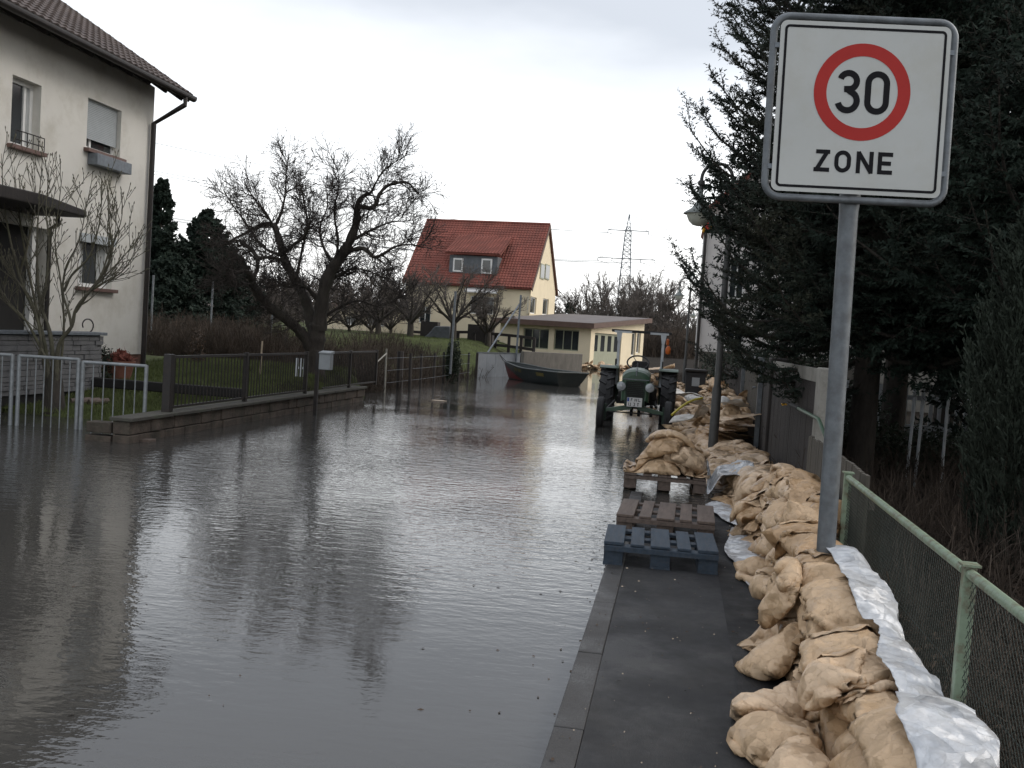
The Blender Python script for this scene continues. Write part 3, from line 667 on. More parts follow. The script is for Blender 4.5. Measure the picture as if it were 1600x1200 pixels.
# ------------------------------------------------------------------ white house behind the spruce on the right
wh = tag(empty('house'), 'white rendered house half hidden by the spruce beside the far footpath', 'house')
WP = Plane((.72, 36.0), (1, 0)); zb0 = aty(1100, 549, 36).z; ztw = 6.4
c0 = WP.hit(1097, 480)[0]; WW = 7.5
hw_ = [WP.rect((1139, 432, 1163, 446)), WP.rect((1135, 516, 1162, 528))]
hw_ = [(a, c_, d - .5, e + .5) for a, c_, d, e in hw_]
m = wall_mb(WP, c0, c0 + WW, zb0, ztw, hw_, .15); zr = ztw + 3.6
m.add([WP.p(c0, ztw), WP.p(c0 + WW, ztw), WP.p(c0 + WW / 2, zr)], [(0, 1, 2)])
m.add([WP.p(c0, zb0, 0), WP.p(c0, zb0, -9), WP.p(c0, ztw, -9), WP.p(c0, ztw, 0)], [(3, 2, 1, 0)]); m.build('wall', M['whiterender'], wh)
b = MB(); pbox(b, WP, c0 + .03, c0 + WW - .03, -.3, zb0 + .01, -9, -.03); b.build('plinth', M['wallgrey'], wh)
for h_ in hw_: window(WP, h_, wh, .1, .06, vbars=(.5,), sill='sill')
b = MB(); e_ = .10; k_ = (zr - ztw) / (WW / 2)
for s_ in (-1, 1):
    cx = c0 + WW / 2; ex = cx + s_ * (WW / 2 + e_); roof_slab(b, [WP.p(ex, ztw - e_ * k_ + .1, .5), WP.p(cx, zr + .1, .5), WP.p(cx, zr + .1, -9.4), WP.p(ex, ztw - e_ * k_ + .1, -9.4)], .16)
b.build('roof', M['redtile'], wh)
b = MB(); b.tube([WP.p(c0 - .06, ztw - .2, .07), WP.p(c0 - .06, 0, .07)], .055, 8); b.build('downpipe', M['darkmetal'], wh)
fl = tag(empty('flag'), 'small red and gold flag hanging by the white house behind the nearest street lamp', 'flag')
fp = aty(1101, 348, 33); b = MB(); b.tube([(fp.x + .9, 35.9, fp.z + .55), (fp.x - .08, 33 - .1, fp.z + .31)], .02, 6); b.build('flag_pole', M['whitepaint'], fl)
for k, mn in enumerate(('flagy', 'flagr', 'flagy')):
    b = MB(); b.sheet(lambda u, v: (fp.x - .06 + .10 * (k + u), 33 + .05 * math.sin(5 * (k + u) + 4 * v) + .02 * k, fp.z + .28 - .60 * v), 5, 8); o = b.build('flag_stripe', M[mn], fl, smooth=True)
    md = o.modifiers.new('solid', 'SOLIDIFY'); md.thickness = .004
gh_ = tag(empty('house'), 'pale grey house glimpsed between the trunks behind the picket fence', 'house')
GP2 = Plane((5.2, 31.0), (1, 0)); hg = [(1.2, 2.1, 1.6, 2.8), (4.2, 5.2, 1.6, 2.8)]
wall_mb(GP2, 0, 9, -.1, 3.4, hg, .1).build('wall', M['concrete'], gh_)
for h_ in hg: window(GP2, h_, gh_, .08, .06, vbars=(.5,))
b = MB(); roof_slab(b, [GP2.p(-.4, 3.3, .4), GP2.p(9.4, 3.3, .4), GP2.p(9.4, 6.2, -4), GP2.p(-.4, 6.2, -4)], .15); b.build('roof', M['tile'], gh_)

# ------------------------------------------------------------------ garden pavilion on the left
pv = tag(empty('garden_shed'), 'small garden pavilion with pale posts and rounded roof under the dark conifers', 'shed')
pc = aty(288, 505, 36); b = MB()
for dx, dy in ((-.38, 0), (.16, 0), (.55, .5), (-.35, .9)): b.box((pc.x + dx - .09, pc.y + dy - .09, G(pc.x, 36)), (pc.x + dx + .09, pc.y + dy + .09, pc.z + .75))
b.build('post', M['yellow'], pv)
b = MB(); b.lathe([(.8, .70), (.78, .76), (.55, .92), (.2, 1.0), (0.01, 1.02)], (pc.x + .1, pc.y + .4, pc.z), 20); b.lathe([(.8, .70), (.01, .72)], (pc.x + .1, pc.y + .4, pc.z), 20); b.build('roof', M['roofing'], pv, smooth=True)
b = MB(); b.box((pc.x - .35, pc.y + .95, pc.z - .9), (pc.x + .6, pc.y + 1.0, pc.z + .7)); b.build('back_wall', M['darkwood'], pv)
# ------------------------------------------------------------------ speed zone sign
def ribbon(m, path, w_, z, f, closed=False):
    """mitred flat strip along a 2-D path"""
    P = [Vector(p) for p in path]; n = len(P); L, Q = [], []
    for i in range(n):
        a = P[i] - P[i - 1] if (i > 0 or closed) else P[1] - P[0]
        c = P[(i + 1) % n] - P[i] if (i < n - 1 or closed) else P[i] - P[i - 1]
        a.normalize(); c.normalize(); t = (a + c).normalized(); nn = Vector((-t.y, t.x)); k = 1 / max(.35, nn.dot(Vector((-a.y, a.x))))
        L.append(P[i] + nn * w_ / 2 * k); Q.append(P[i] - nn * w_ / 2 * k)
    vs = [f(p.x, p.y, z) for p in L + Q]
    m.add(vs, [(i, (i + 1) % n, n + (i + 1) % n, n + i)[::-1] for i in range(n if closed else n - 1)])
def arc(cx, cy, rx, ry, a0, a1, n=16): return [(cx + rx * math.cos(R(a0 + (a1 - a0) * k / n)), cy + ry * math.sin(R(a0 + (a1 - a0) * k / n))) for k in range(n + 1)]
def rrect(w_, h_, r, n=6):
    p = []
    for cx, cy, a in ((w_ / 2 - r, h_ / 2 - r, 0), (-w_ / 2 + r, h_ / 2 - r, 90), (-w_ / 2 + r, -h_ / 2 + r, 180), (w_ / 2 - r, -h_ / 2 + r, 270)): p += arc(cx, cy, r, r, a, a + 90, n)
    return p
SC = aty(1341, 174, 5.34)
sg = tag(empty('road_sign', (SC.x, SC.y, 0), R(YAW - 1.0)), 'square white 30 zone sign with red ring on a galvanised pole', 'road sign')
mw = sg.matrix_basis.copy(); sz = SC.z
f3 = lambda x, z, d: (x, -.045 - d, sz + z)              # local: sign plane x/z, facing -y
S = .845
b = MB(); b.prism(rrect(S, S, .035), lambda u, v: f3(u, v, 0), lambda u, v: f3(u, v, -.004)); pn = b.build('sign_panel', M['white_sign'], sg)
b = MB(); ribbon(b, rrect(S - .055, S - .055, .018), .013, .0012, f3, True); b.build('border_line', M['sign_black'], pn)
b = MB(); ribbon(b, arc(0, .083, .2085, .2085, 0, 354.4, 63), .063, .0012, f3, True); b.build('red_ring', M['sign_red'], pn)
def glyphs():
    b = MB(); k = .031; H = .215
    cx, cy = -.068, .083                                  # the 3
    b1 = arc(cx - .002, cy + H / 2 - .0155 - .040, .041, .040, 165, -62, 18) + [(cx + .010, cy + .014), (cx - .022, cy + .012)]
    ribbon(b, b1, k, .0012, f3)
    b2 = [(cx - .004, cy + .0115)] + arc(cx - .003, cy - H / 2 + .0155 + .047, .047, .047, 72, -165, 20)
    ribbon(b, b2, k, .0018, f3)
    cx = .075; ww = .046; hh = H / 2 - .0155
    ribbon(b, arc(cx, cy + hh - ww, ww, ww, 0, 180, 14) + arc(cx, cy - hh + ww, ww, ww, 180, 360, 14), k, .0012, f3, True)
    return b
glyphs().build('numerals', M['sign_black'], pn)
b = MB(); y0, y1, k = -.318, -.208, .021; h = k / 2; s_ = [-.178, -.073, .037, .140]
x = s_[0]; ribbon(b, [(x - .030, y1 - h), (x + .040, y1 - h)], k, .0012, f3); ribbon(b, [(x - .038, y0 + h), (x + .040, y0 + h)], k, .0012, f3); ribbon(b, [(x + .029, y1 - .004), (x - .027, y0 + .004)], k, .0018, f3)
x = s_[1]; ww = .031; ribbon(b, arc(x, y1 - h - ww, ww, ww, 0, 180, 12) + arc(x, y0 + h + ww, ww, ww, 180, 360, 12), k, .0012, f3, True)
x = s_[2]; ribbon(b, [(x - .032, y0), (x - .032, y1 - .001)], k, .0012, f3); ribbon(b, [(x + .032, y1), (x + .032, y0 + .001)], k, .0012, f3); ribbon(b, [(x - .034, y1 - .004), (x + .034, y0 + .004)], k * 1.0, .0018, f3)
x = s_[3]; ribbon(b, [(x + .036, y1 - h), (x - .028, y1 - h), (x - .028, y0 + h), (x + .036, y0 + h)], k, .0012, f3); ribbon(b, [(x - .0175, (y0 + y1) / 2), (x + .028, (y0 + y1) / 2)], k, .0012, f3)
b.build('lettering', M['sign_black'], pn)
b = MB(); b.tube([(p[0], -.02, sz + p[1]) for p in rrect(.90, .90, .08, 7)], .0185, 10, closed=True); b.build('frame', M['galv'], sg, smooth=True)
for dz in (-.3, .3): b = MB(); b.box((-.445, -.04, sz + dz - .012), (.445, -.026, sz + dz + .012)); b.build('crossbar', M['galvdark'], sg)
pt_ = sz - .46; b = MB(); b.tube([(0, .04, -.02), (0, .04, sz - .5), (0, .035, sz - .44), (0, .03, sz + .38)], [.047, .047, .052, .03], 20); b.build('pole', M['galv'], sg, smooth=True)
b = MB()
for dz in (-.3, .3): b.tube([(math.cos(a) * .06, .04 + math.sin(a) * .06, sz + dz) for a in np.linspace(0, 2 * math.pi, 14)[:-1]], .008, 5, closed=True)
b.build('clamp', M['galvdark'], sg)
# the pole's foot must meet the photograph's line: nudge the sign sideways only through its own lean
sg.rotation_euler = (0, R(-.75), R(YAW - 1.0)); sg.location.x += .035

# ------------------------------------------------------------------ street lamps
def street_lamp(px_base, D, zb, label, hz=4.45, reach=.46):
    x = atz(px_base[0], px_base[1], zb).x if D is None else aty(px_base[0], px_base[1], D).x
    L = tag(empty('street_lamp', (x, D, 0)), label, 'street lamp', 'gooseneck lamps along the footpath')
    b = MB(); b.tube([(0, 0, -.3), (0, 0, 1.0), (0, 0, 1.05), (0, 0, hz - .45)], [.075, .07, .052, .042], 12); b.build('pole', M['lamppost'], L, smooth=True)
    b = MB(); b.lathe([(.043, -.06), (.07, -.04), (.075, 0), (.07, .04), (.043, .06)], (0, 0, hz - .95), 12); b.lathe([(.02, -.05), (.05, -.03), (.055, 0), (.05, .03), (.02, .05)], (-reach, 0, hz - .32), 12); b.build('collar', M['lamppost'], L, smooth=True)
    b = MB(); r = reach / 2
    b.tube([(0, 0, hz - .5)] + [(-r + r * math.cos(a), 0, hz - .25 + r * math.sin(a)) for a in np.linspace(0, math.pi, 16)] + [(-reach, 0, hz - .5)], .026, 8); b.build('arm', M['lamppost'], L, smooth=True)
    b = MB(); b.lathe([(.03, -.42), (.04, -.5), (.06, -.62), (.12, -.70), (.235, -.775), (.24, -.79), (.10, -.77)], (-reach, 0, hz), 24); sh = b.build('lamp_shade', M['lampshade'], L, smooth=True)
    b = MB(); b.lathe([(.19, -.78), (.185, -.82), (.15, -.90), (.09, -.955), (0.005, -.975)], (-reach, 0, hz), 24); b.build('glass_bowl', M['lampbowl'], L, smooth=True)
    return L
street_lamp((1118, 640), 15.6, 0, 'nearest gooseneck street lamp, half hidden in the spruce branches', 4.42)
street_lamp((1071, 560), 44, 0, 'middle gooseneck street lamp, standing clear of the spruce', 4.5)
street_lamp((1090, 550), 71, 0, 'farthest and smallest gooseneck street lamp, close to the white house', 4.45)

# ------------------------------------------------------------------ green rail fence, right foreground
FX = 1.085
gf = tag(empty('fence', (FX, 0, 0)), 'pale green tubular rail fence with wire mesh beside the sandbags', 'fence')
pa = atx(1325, 745, FX); pb_ = atx(1515, 886, FX); rz1, rz2 = pa.z, pb_.z
zr_ = (rz1 + rz2) / 2
ys = [pb_.y - (pa.y - pb_.y), pb_.y, pa.y]
for i, y in enumerate(ys):
    b = MB(); b.box((-.022, y - .022, -.02), (.022, y + .022, zr_ + .012)); p = b.build('post', M['greenpaint'], gf, bevel=.004)
    b = MB(); b.box((-.032, y - .034, zr_ + .014), (.032, y + .034, zr_ + .022)); b.build('post_cap', M['greenpaint'], p)
for y0_, y1_ in ((ys[0], ys[1]), (ys[1], ys[2])):
    b = MB(); b.tube([(.0, y0_ + .045, zr_ - .012), (.0, y1_ - .024, zr_ - .012)], .019, 12); b.build('rail', M['greenpaint'], gf, smooth=True)
b = MB(); y0_, y1_ = ys[0], ys[2]; z0_, z1_ = .16, zr_ - .035; H = z1_ - z0_; r = .0013; st = .036
def wirex(dirn):
    y = y0_ - H
    while y < y1_ + H:
        a, c = (y, z0_), (y + H, z1_)
        ya, za, yb, zb2 = a[0], a[1], c[0], c[1]
        if dirn < 0: za, zb2 = zb2, za
        t0 = max(0, (y0_ - ya) / H); t1 = min(1, (y1_ - ya) / H)
        if t1 - t0 > .02:
            o = .002 * dirn
            p = (.004 + o, ya + (yb - ya) * t0, za + (zb2 - za) * t0); q = (.004 + o, ya + (yb - ya) * t1, za + (zb2 - za) * t1)
            b.tube([p, q], r, 4, cap=False)
        y += st
wirex(1); wirex(-1)
for z in (z0_, (z0_ + z1_) / 2, z1_): b.tube([(.004, y0_, z), (.004, y1_, z)], .002, 4)
b.build('wire_mesh', M['wire'], gf)

# ------------------------------------------------------------------ board fence, gate, posts along the right side
def vboards(b, x, y0, y1, z0, z1, w_, rr, t=.02, gap=.004, dz=.01):
    y = y0
    while y < y1 - .01:
        b.box((x - t / 2 + rr.uniform(-.003, .003), y, z0), (x + t / 2 + rr.uniform(-.003, .003), min(y + w_, y1) - gap, z1 + rr.uniform(-dz, dz))); y += w_
rr = random.Random(3)
bf = tag(empty('fence'), 'low weathered grey board fence behind the sandbags, between sign pole and gate', 'fence')
b = MB(); vboards(b, 1.19, 6.32, 9.05, .05, .93, .105, rr); b.build('boards', M['greywood'], bf)
b = MB(); b.box((1.205, 6.32, .72), (1.24, 9.05, .80)); b.box((1.205, 6.32, .25), (1.24, 9.05, .33)); b.build('rail', M['greywood'], bf)
gpx = 1.32
def onx(px, py): return atx(px, py, gpx)
yn, ym, yf = onx(1287, 575).y, onx(1205, 568).y, onx(1163, 560).y
ztp = onx(1275, 573).z
gt_ = tag(empty('gate'), 'tall dark timber double gate with pale top rail and concrete post', 'gate')
b = MB(); b.box((gpx - .02, yn - .0, 0), (gpx + .13, yn + .30, ztp)); b.build('gatepost', M['concrete'], gt_, bevel=.015)
for k, (a, c_) in enumerate(((yn + .33, (yn + ym) / 2 + .18), ((yn + ym) / 2 + .2, ym))):
    b = MB(); vboards(b, gpx + .06, a, c_, .12, ztp - .16, .14, rr, .03, .003, 0); lf = b.build('gate_leaf', M['darkwood'], gt_)
    b = MB(); b.box((gpx + .03, a, ztp - .155), (gpx + .09, c_, ztp - .02)); b.build('top_rail', M['concrete'], lf, bevel=.004)
b = MB(); ha = (yn + ym) / 2 + .45; b.tube([(gpx + .03, ha, 1.0), (gpx - .03, ha, 1.0), (gpx - .03, ha - .13, 1.0)], .011, 6); b.build('handle', M['flagy'], gt_)
b = MB(); b.box((gpx, ym + .03, 0), (gpx + .25, ym + .5, ztp + .02)); b.build('gatepost', M['darkwood'], gt_, bevel=.02)
ld = tag(empty('garden_door'), 'narrow steel framed garden door beyond the dark double gate', 'gate')
b = MB()
for y in (ym + 1.6, yf): b.box((gpx - .03, y, 0), (gpx + .04, y + .08, ztp - .0))
b.build('door_frame', M['galv'], ld)
b = MB(); vboards(b, gpx + .06, ym + .52, ym + 1.58, .1, ztp - .05, .15, rr, .03); b.build('side_panel', M['darkwood'], ld)
b = MB(); vboards(b, gpx + .05, ym + 1.7, yf, .1, ztp - .1, .12, rr, .02, .02); b.build('door_leaf', M['greywood'], ld)
b = MB(); b.box((gpx - .03, ym + 1.68, ztp - .06), (gpx + .04, yf, ztp)); b.build('lintel', M['galv'], ld)
b = MB(); b.tube([(gpx - .04, ym + 1.9, 1.03), (gpx - .08, ym + 1.95, 1.03), (gpx - .08, ym + 2.08, 1.0)], .014, 6); b.build('handle', M['galv'], ld)
hf = tag(empty('fence'), 'dark old paling fence running on beyond the garden door', 'fence')
b = MB(); vboards(b, 1.38, yf + .1, 30, .0, 1.15, .13, rr, .02, .035, .05); b.build('palings', M['darkwood'], hf)
# wheelbarrow handles leaning over the board fence
wbh = tag(empty('wheelbarrow'), 'dark green tube handles of a wheelbarrow leaning behind the board fence', 'wheelbarrow')
for (a, c_, d, X0) in (((1236, 632), (1279, 655), (1292, 688), 1.23), ((1256, 634), (1283, 652), (1300, 668), 1.5)):
    p, q, r_ = atx(*a, X0), atx(*c_, X0 + .03), atx(*d, X0 + .06)
    b = MB(); b.tube([p, p.lerp(q, .5), q, q.lerp(r_, .4), r_, r_ + Vector((.02, -.15, -.5))], .017, 8); h_ = b.build('handle', M['tractor'], wbh, smooth=True)
    b = MB(); b.tube([p, p.lerp(q, .3)], .022, 8); b.build('grip', M['black'], h_)

# white picket fence and stakes deep in the garden
pk = tag(empty('fence'), 'white picket fence far back in the dark garden under the trees', 'fence')
b = MB(); x = 2.6
while x < 5.6:
    b.box((x, 18, .25), (x + .06, 18.02, 1.2 + .02 * math.sin(x * 9))); x += .14
b.build('pickets', M['whitepaint'], pk)
b = MB(); b.box((2.5, 18.022, .45), (5.7, 18.05, .53)); b.box((2.5, 18.022, .95), (5.7, 18.05, 1.03)); b.build('rail', M['whitepaint'], pk)
for k, (pt1, pb2) in enumerate((((1430, 621), (1419, 720)), ((1443, 626), (1433, 718)), ((1483, 621), (1480, 640)))):
    t_, q_ = aty(*pt1, 12.5), aty(*pb2, 12.5); b = MB(); b.tube([(q_.x, 12.5, .05), (q_.x, 12.5, q_.z), t_], .018, 6)
    tag(b.build('stake', M['whitepaint']), ['left of the two pale stakes standing close together in the dark garden', 'right of the two pale stakes standing close together in the dark garden', 'pale stake standing alone beside the thuja'][k], 'stake', 'pale stakes in the right garden')

# ------------------------------------------------------------------ pallets
def pallet(name, loc, rz, W, D, m, label, H=.144):
    p = tag(empty(name, loc, rz), label, 'pallet', 'wooden pallets on the footpath')
    rr = random.Random(hash(label) % 97 if False else len(label))
    ws = [.145, .10, .145, .10, .145]; gap = (W - sum(ws)) / 4; x = -W / 2
    for w_ in ws:
        b = MB(); b.box((x, rr.uniform(-.006, .006), H - .022 + rr.uniform(0, .003)), (x + w_ * rr.uniform(.93, 1), D + rr.uniform(-.02, .012), H + rr.uniform(-.003, .004))); b.build('deck_board', m, p, bevel=.003); x += w_ + gap
    for y in (0, D / 2 - .05, D - .1):
        b = MB(); b.box((-W / 2 + .002, y + .002, H - .044), (W / 2 - .002, y + .098, H - .024)); b.build('stringer', m, p)
        for x in (-W / 2, -.07, W / 2 - .14):
            b = MB(); b.box((x + .004, y + .004, .022), (x + .136, y + .096, H - .045)); b.build('block', m, p)
    for x in (-W / 2, -.07, W / 2 - .14):
        b = MB(); b.box((x + .001, 0, 0), (x + .139, D, .021)); b.build('bottom_board', m, p)
    b = MB(); b.box((-W / 2 + .003, -.016, H - .060), (W / 2 - .003, .001, H - .026)); b.build('end_board', m, p)
    return p
PB = atz(945, 884, .06); PB2 = atz(1115, 886, .06)
pc = (PB + PB2) / 2; rzp = R(1.5)
pallet('pallet', (pc.x, PB.y + .02, .065), rzp, .80, .68, M['bluewood'], 'blue painted wooden pallet lying nearest on the footpath', .165)
P2 = (atz(967, 845, .05) + atz(1106, 848, .05)) / 2
pallet('pallet', (P2.x - .0, P2.y + .08, .072), R(-1.0), .80, .85, M['wood'], 'bare brown wooden pallet lying behind the blue one', .155)
p3 = atz(1052, 772, .0); PY = p3.y
pallet('pallet', (-.04, PY, .03), R(1.5), .90, .95, M['wood'], 'wooden pallet in the shallow water loaded with sandbags', .16)
# ------------------------------------------------------------------ sandbags: cloth relaxed on a height field
class Field:
    def __init__(s, x0, x1, y0, y1, h): s.x0, s.y0, s.h = x0, y0, h; s.Z = np.full((int((y1 - y0) / h) + 2, int((x1 - x0) / h) + 2), -.05, np.float32)
    def fill(s, f):
        for j in range(s.Z.shape[0]):
            for i in range(s.Z.shape[1]): s.Z[j, i] = max(s.Z[j, i], f(s.x0 + i * s.h, s.y0 + j * s.h))
    def at(s, x, y):
        u = np.clip((x - s.x0) / s.h, 0, s.Z.shape[1] - 1.001); v = np.clip((y - s.y0) / s.h, 0, s.Z.shape[0] - 1.001)
        i = u.astype(np.int32); j = v.astype(np.int32); a = u - i; b = v - j; Z = s.Z
        return (Z[j, i] * (1 - a) + Z[j, i + 1] * a) * (1 - b) + (Z[j + 1, i] * (1 - a) + Z[j + 1, i + 1] * a) * b
    def splat(s, P):
        P = P.reshape(-1, 3); i = np.clip(np.round((P[:, 0] - s.x0) / s.h).astype(int), 0, s.Z.shape[1] - 1); j = np.clip(np.round((P[:, 1] - s.y0) / s.h).astype(int), 0, s.Z.shape[0] - 1)
        np.maximum.at(s.Z, (j, i), P[:, 2].astype(np.float32))
def wall_x(y): return np.where(y < 6.3, 1.055, np.where(y < 9.1, 1.15, 1.26)).astype(np.float32)
def simulate(field, specs, W=.42, L=.76, nu=15, nv=25, steps=70, iters=9, seed=0, vol=.0092):
    """specs: (x, y, yaw, drop, pitch) per bag; the bag's mouth points along +yaw. Returns [B,2,nv,nu,3]"""
    g = rng(seed); B = len(specs); hu, hv = W / (nu - 1), L / (nv - 1)
    u = (np.arange(nu) - (nu - 1) / 2) * hu; v = (np.arange(nv) - (nv - 1) / 2) * hv
    P = np.zeros((B, 2, nv, nu, 3), np.float32)
    Wt = np.ones((nv,), np.float32); tt = np.linspace(0, 1, nv); Wt = np.clip((.58 - tt) / .08, 0, 1).astype(np.float32)
    for b, (x, y, yaw, drop, pitch) in enumerate(specs):
        c, s_ = math.cos(yaw), math.sin(yaw)
        X = x + c * v[:, None] * math.cos(pitch) - s_ * u[None, :]; Y = y + s_ * v[:, None] * math.cos(pitch) + c * u[None, :]
        zz = v[:, None] * math.sin(pitch) + 0 * u[None, :]
        base = np.percentile(field.at(X, Y), 80) + drop + .03
        for k in (0, 1):
            P[b, k, :, :, 0] = X; P[b, k, :, :, 1] = Y
            P[b, k, :, :, 2] = base + zz + (k - .5) * .05 * (np.cos(u / W * math.pi)[None, :] * np.sin(np.clip(tt / .8, 0, 1) * math.pi)[:, None]) + g.normal(0, .010, (nv, nu))
            fl = np.clip((tt - .72) / .28, 0, 1)[:, None]; P[b, k, :, :, 0] += (fl * g.normal(0, .05)) ; P[b, k, :, :, 2] += fl * g.uniform(-.02, .09)
    V = np.zeros_like(P); cond = [1.0]
    vt = (vol * g.uniform(.85, 1.1, B)).astype(np.float32); press = np.full(B, 3.0, np.float32)
    def con(a, b_, rest, k):
        d = b_ - a; l = np.sqrt((d * d).sum(-1, keepdims=True)) + 1e-9; q = d * ((1 - rest / l) * (.5 * k)); a += q; b_ -= q
    def con1(a, b_, rest, k):
        d = b_ - a; l = np.sqrt((d * d).sum(-1, keepdims=True)) + 1e-9; q = d * (np.minimum(1 - rest / l, 0) * (.5 * k)); a += q; b_ -= q
    hd = math.hypot(hu, hv); dt = 1 / 50
    for st in range(steps):
        du = np.gradient(P, axis=3); dv = np.gradient(P, axis=2); nrm = np.cross(du, dv)
        nrm[:, 0] *= -1
        volu = (P - P.mean(axis=(1, 2, 3), keepdims=True)); vol_ = (volu * nrm).sum(axis=(1, 2, 3, 4)) / 3
        press = np.clip(press + (vt - vol_) * 700, 0, 26)
        zt = P[..., 2].max(axis=(1, 2, 3), keepdims=True)
        hyd = 1 + 5.0 * np.clip(zt - P[..., 2], 0, .3)
        F_ = nrm / (hu * hv) * (press[:, None, None, None] * hyd * Wt[None, None, :, None])[..., None]
        V += F_ * dt; V[..., 2] -= 9.8 * dt
        V *= .93; Q = P.copy(); P += V * dt
        for it in range(iters):
            for o in (0, 1):
                con(P[:, :, :, o:-1:2], P[:, :, :, o + 1::2], hu, 1)
                con(P[:, :, o:-1:2], P[:, :, o + 1::2], hv, 1)
                con(P[:, :, o:-1:2, :-1], P[:, :, o + 1::2, 1:], hd, .7)
                con(P[:, :, o:-1:2, 1:], P[:, :, o + 1::2, :-1], hd, .7)
            con1(P[:, :, :-2], P[:, :, 2:], 2 * hv, .22); con1(P[:, :, :, :-2], P[:, :, :, 2:], 2 * hu, .22)
            for sl in ((slice(None), slice(0, 1)), (slice(None), slice(-1, None)), (slice(0, 1), slice(None))):
                m_ = (P[:, 0][:, sl[0], sl[1]] + P[:, 1][:, sl[0], sl[1]]) / 2; P[:, 0][:, sl[0], sl[1]] = m_; P[:, 1][:, sl[0], sl[1]] = m_
            if it % 3 == 2:
                P[..., 0] = np.minimum(P[..., 0], wall_x(P[..., 1]))
                h = field.at(P[..., 0], P[..., 1]) + .010; pen = h - P[..., 2]; c_ = pen > 0
                P[..., 2] += np.where(c_, np.minimum(pen, .03), 0)
                fr = c_[..., None] * .6; P[..., :2] += (Q[..., :2] - P[..., :2]) * fr
        V = (P - Q) / dt
        np.clip(V, -2.5, 2.5, out=V)
    return P
def bag_mesh(P, name, m, sub=1):
    """P [2,nv,nu,3] -> one closed mesh about its own centre"""
    P = P.copy(); du = np.gradient(P, axis=2); dv = np.gradient(P, axis=1); nn = np.cross(du, dv); nn /= np.linalg.norm(nn, axis=-1, keepdims=True) + 1e-9
    P[0] -= nn[0] * .003; P[1] += nn[1] * .003
    q_ = rs.uniform(0, 90); nv_, nu_ = P.shape[1:3]
    for k in (0, 1):
        R_ = np.array([[1 - 2.2 * abs(noise.noise(Vector((i / 3.8 + .8 * noise.noise(Vector((j / 5, i / 5, q_))), j / 6.0, q_ + k * 9)))) + .5 * (1 - 2.2 * abs(noise.noise(Vector((i / 1.7 + j / 4.0, j / 2.6, q_ + 40 + k * 9))))) for i in range(nu_)] for j in range(nv_)])
        P[k] += nn[k] * (1 if k else -1) * ((R_ - .6) * .009 * (15 / nu_ if nu_ < 15 else 1))[..., None]
    for sl in ((slice(None), slice(0, 1)), (slice(None), slice(-1, None)), (slice(0, 1), slice(None))):
        m_ = (P[0][sl] + P[1][sl]) / 2; P[0][sl] = m_; P[1][sl] = m_
    nv, nu = P.shape[1:3]; ids = np.zeros((2, nv, nu), int); ids[0] = np.arange(nv * nu).reshape(nv, nu); n = nv * nu
    ids[1] = ids[0]; inner = np.zeros((nv, nu), bool); inner[1:, 1:-1] = True; ids[1][inner] = n + np.arange(inner.sum())
    V = np.concatenate([P[0].reshape(-1, 3), P[1][inner]]); c = P.mean(axis=(0, 1, 2)); c[2] = P[..., 2].min(); V = V - c
    g = ids[0]; F0 = np.stack([g[:-1, :-1], g[:-1, 1:], g[1:, 1:], g[1:, :-1]], -1).reshape(-1, 4)
    g = ids[1]; F1 = np.stack([g[:-1, :-1], g[1:, :-1], g[1:, 1:], g[:-1, 1:]], -1).reshape(-1, 4)
    F = np.concatenate([F0[:, ::-1], F1[:, ::-1]]); 
    o = np_mesh(name, V, F, m, smooth=True, loc=c)
    if sub:
        md = o.modifiers.new('sub', 'SUBSURF'); md.levels = sub; md.render_levels = sub
    return o
ordn = ['first', 'second', 'third', 'fourth', 'fifth', 'sixth', 'seventh', 'eighth', 'ninth', 'tenth', 'eleventh', 'twelfth', 'thirteenth', 'fourteenth', 'fifteenth', 'sixteenth', 'seventeenth', 'eighteenth', 'nineteenth', 'twentieth'] + [f'{k}th' for k in range(21, 60)]
BM = [M['bag'], M['bag'], M['bag2'], M['bag3']]
fld = Field(-.7, 1.5, 1.8, 16.6, .022)
def left_edge(y): return np.interp(y, [2, 4, 4.8, 5.3, 6, 7.2, 8, 9.8, 11, 12, 16], [.80, .78, .64, .56, .72, .84, .82, .74, .60, .5, .38])
def base_h(x, y):
    h = max(0, PZ(y))
    if x > (1.10 if y < 6.3 else 1.18 if y < 9.1 else 1.27): h = 1.0
    return h
fld.fill(base_h)
GRP = 'brown paper sandbags of the flood barrier'
made = []
rs = random.Random(11)
def lay(specs, lname, seed, hi, **k):
    """simulate even then odd members so that neighbours lie on one another"""
    out = [None] * len(specs)
    for par in (0, 1):
        idx = [i for i in range(len(specs)) if i % 2 == par]
        if not idx: continue
        P = simulate(fld, [specs[i] for i in idx], seed=seed + par, **(dict(nu=21, nv=37, steps=85, iters=11) if hi else dict(nu=11, nv=17, iters=7, steps=55)), **k)
        for a, i in enumerate(idx): out[i] = P[a]
        for a in range(len(idx)):
            Pd = P[a]; fld.splat(Pd); fld.splat((Pd[:, 1:] + Pd[:, :-1]) / 2); fld.splat((Pd[:, :, 1:] + Pd[:, :, :-1]) / 2)
    return out
def finish(Ps, labels, group, mats=None, sub=1):
    for P, lb in zip(Ps, labels):
        o = bag_mesh(P, 'sandbag', rs.choice(mats or BM), sub=sub); tag(o, lb, 'sandbag', group); made.append(o)
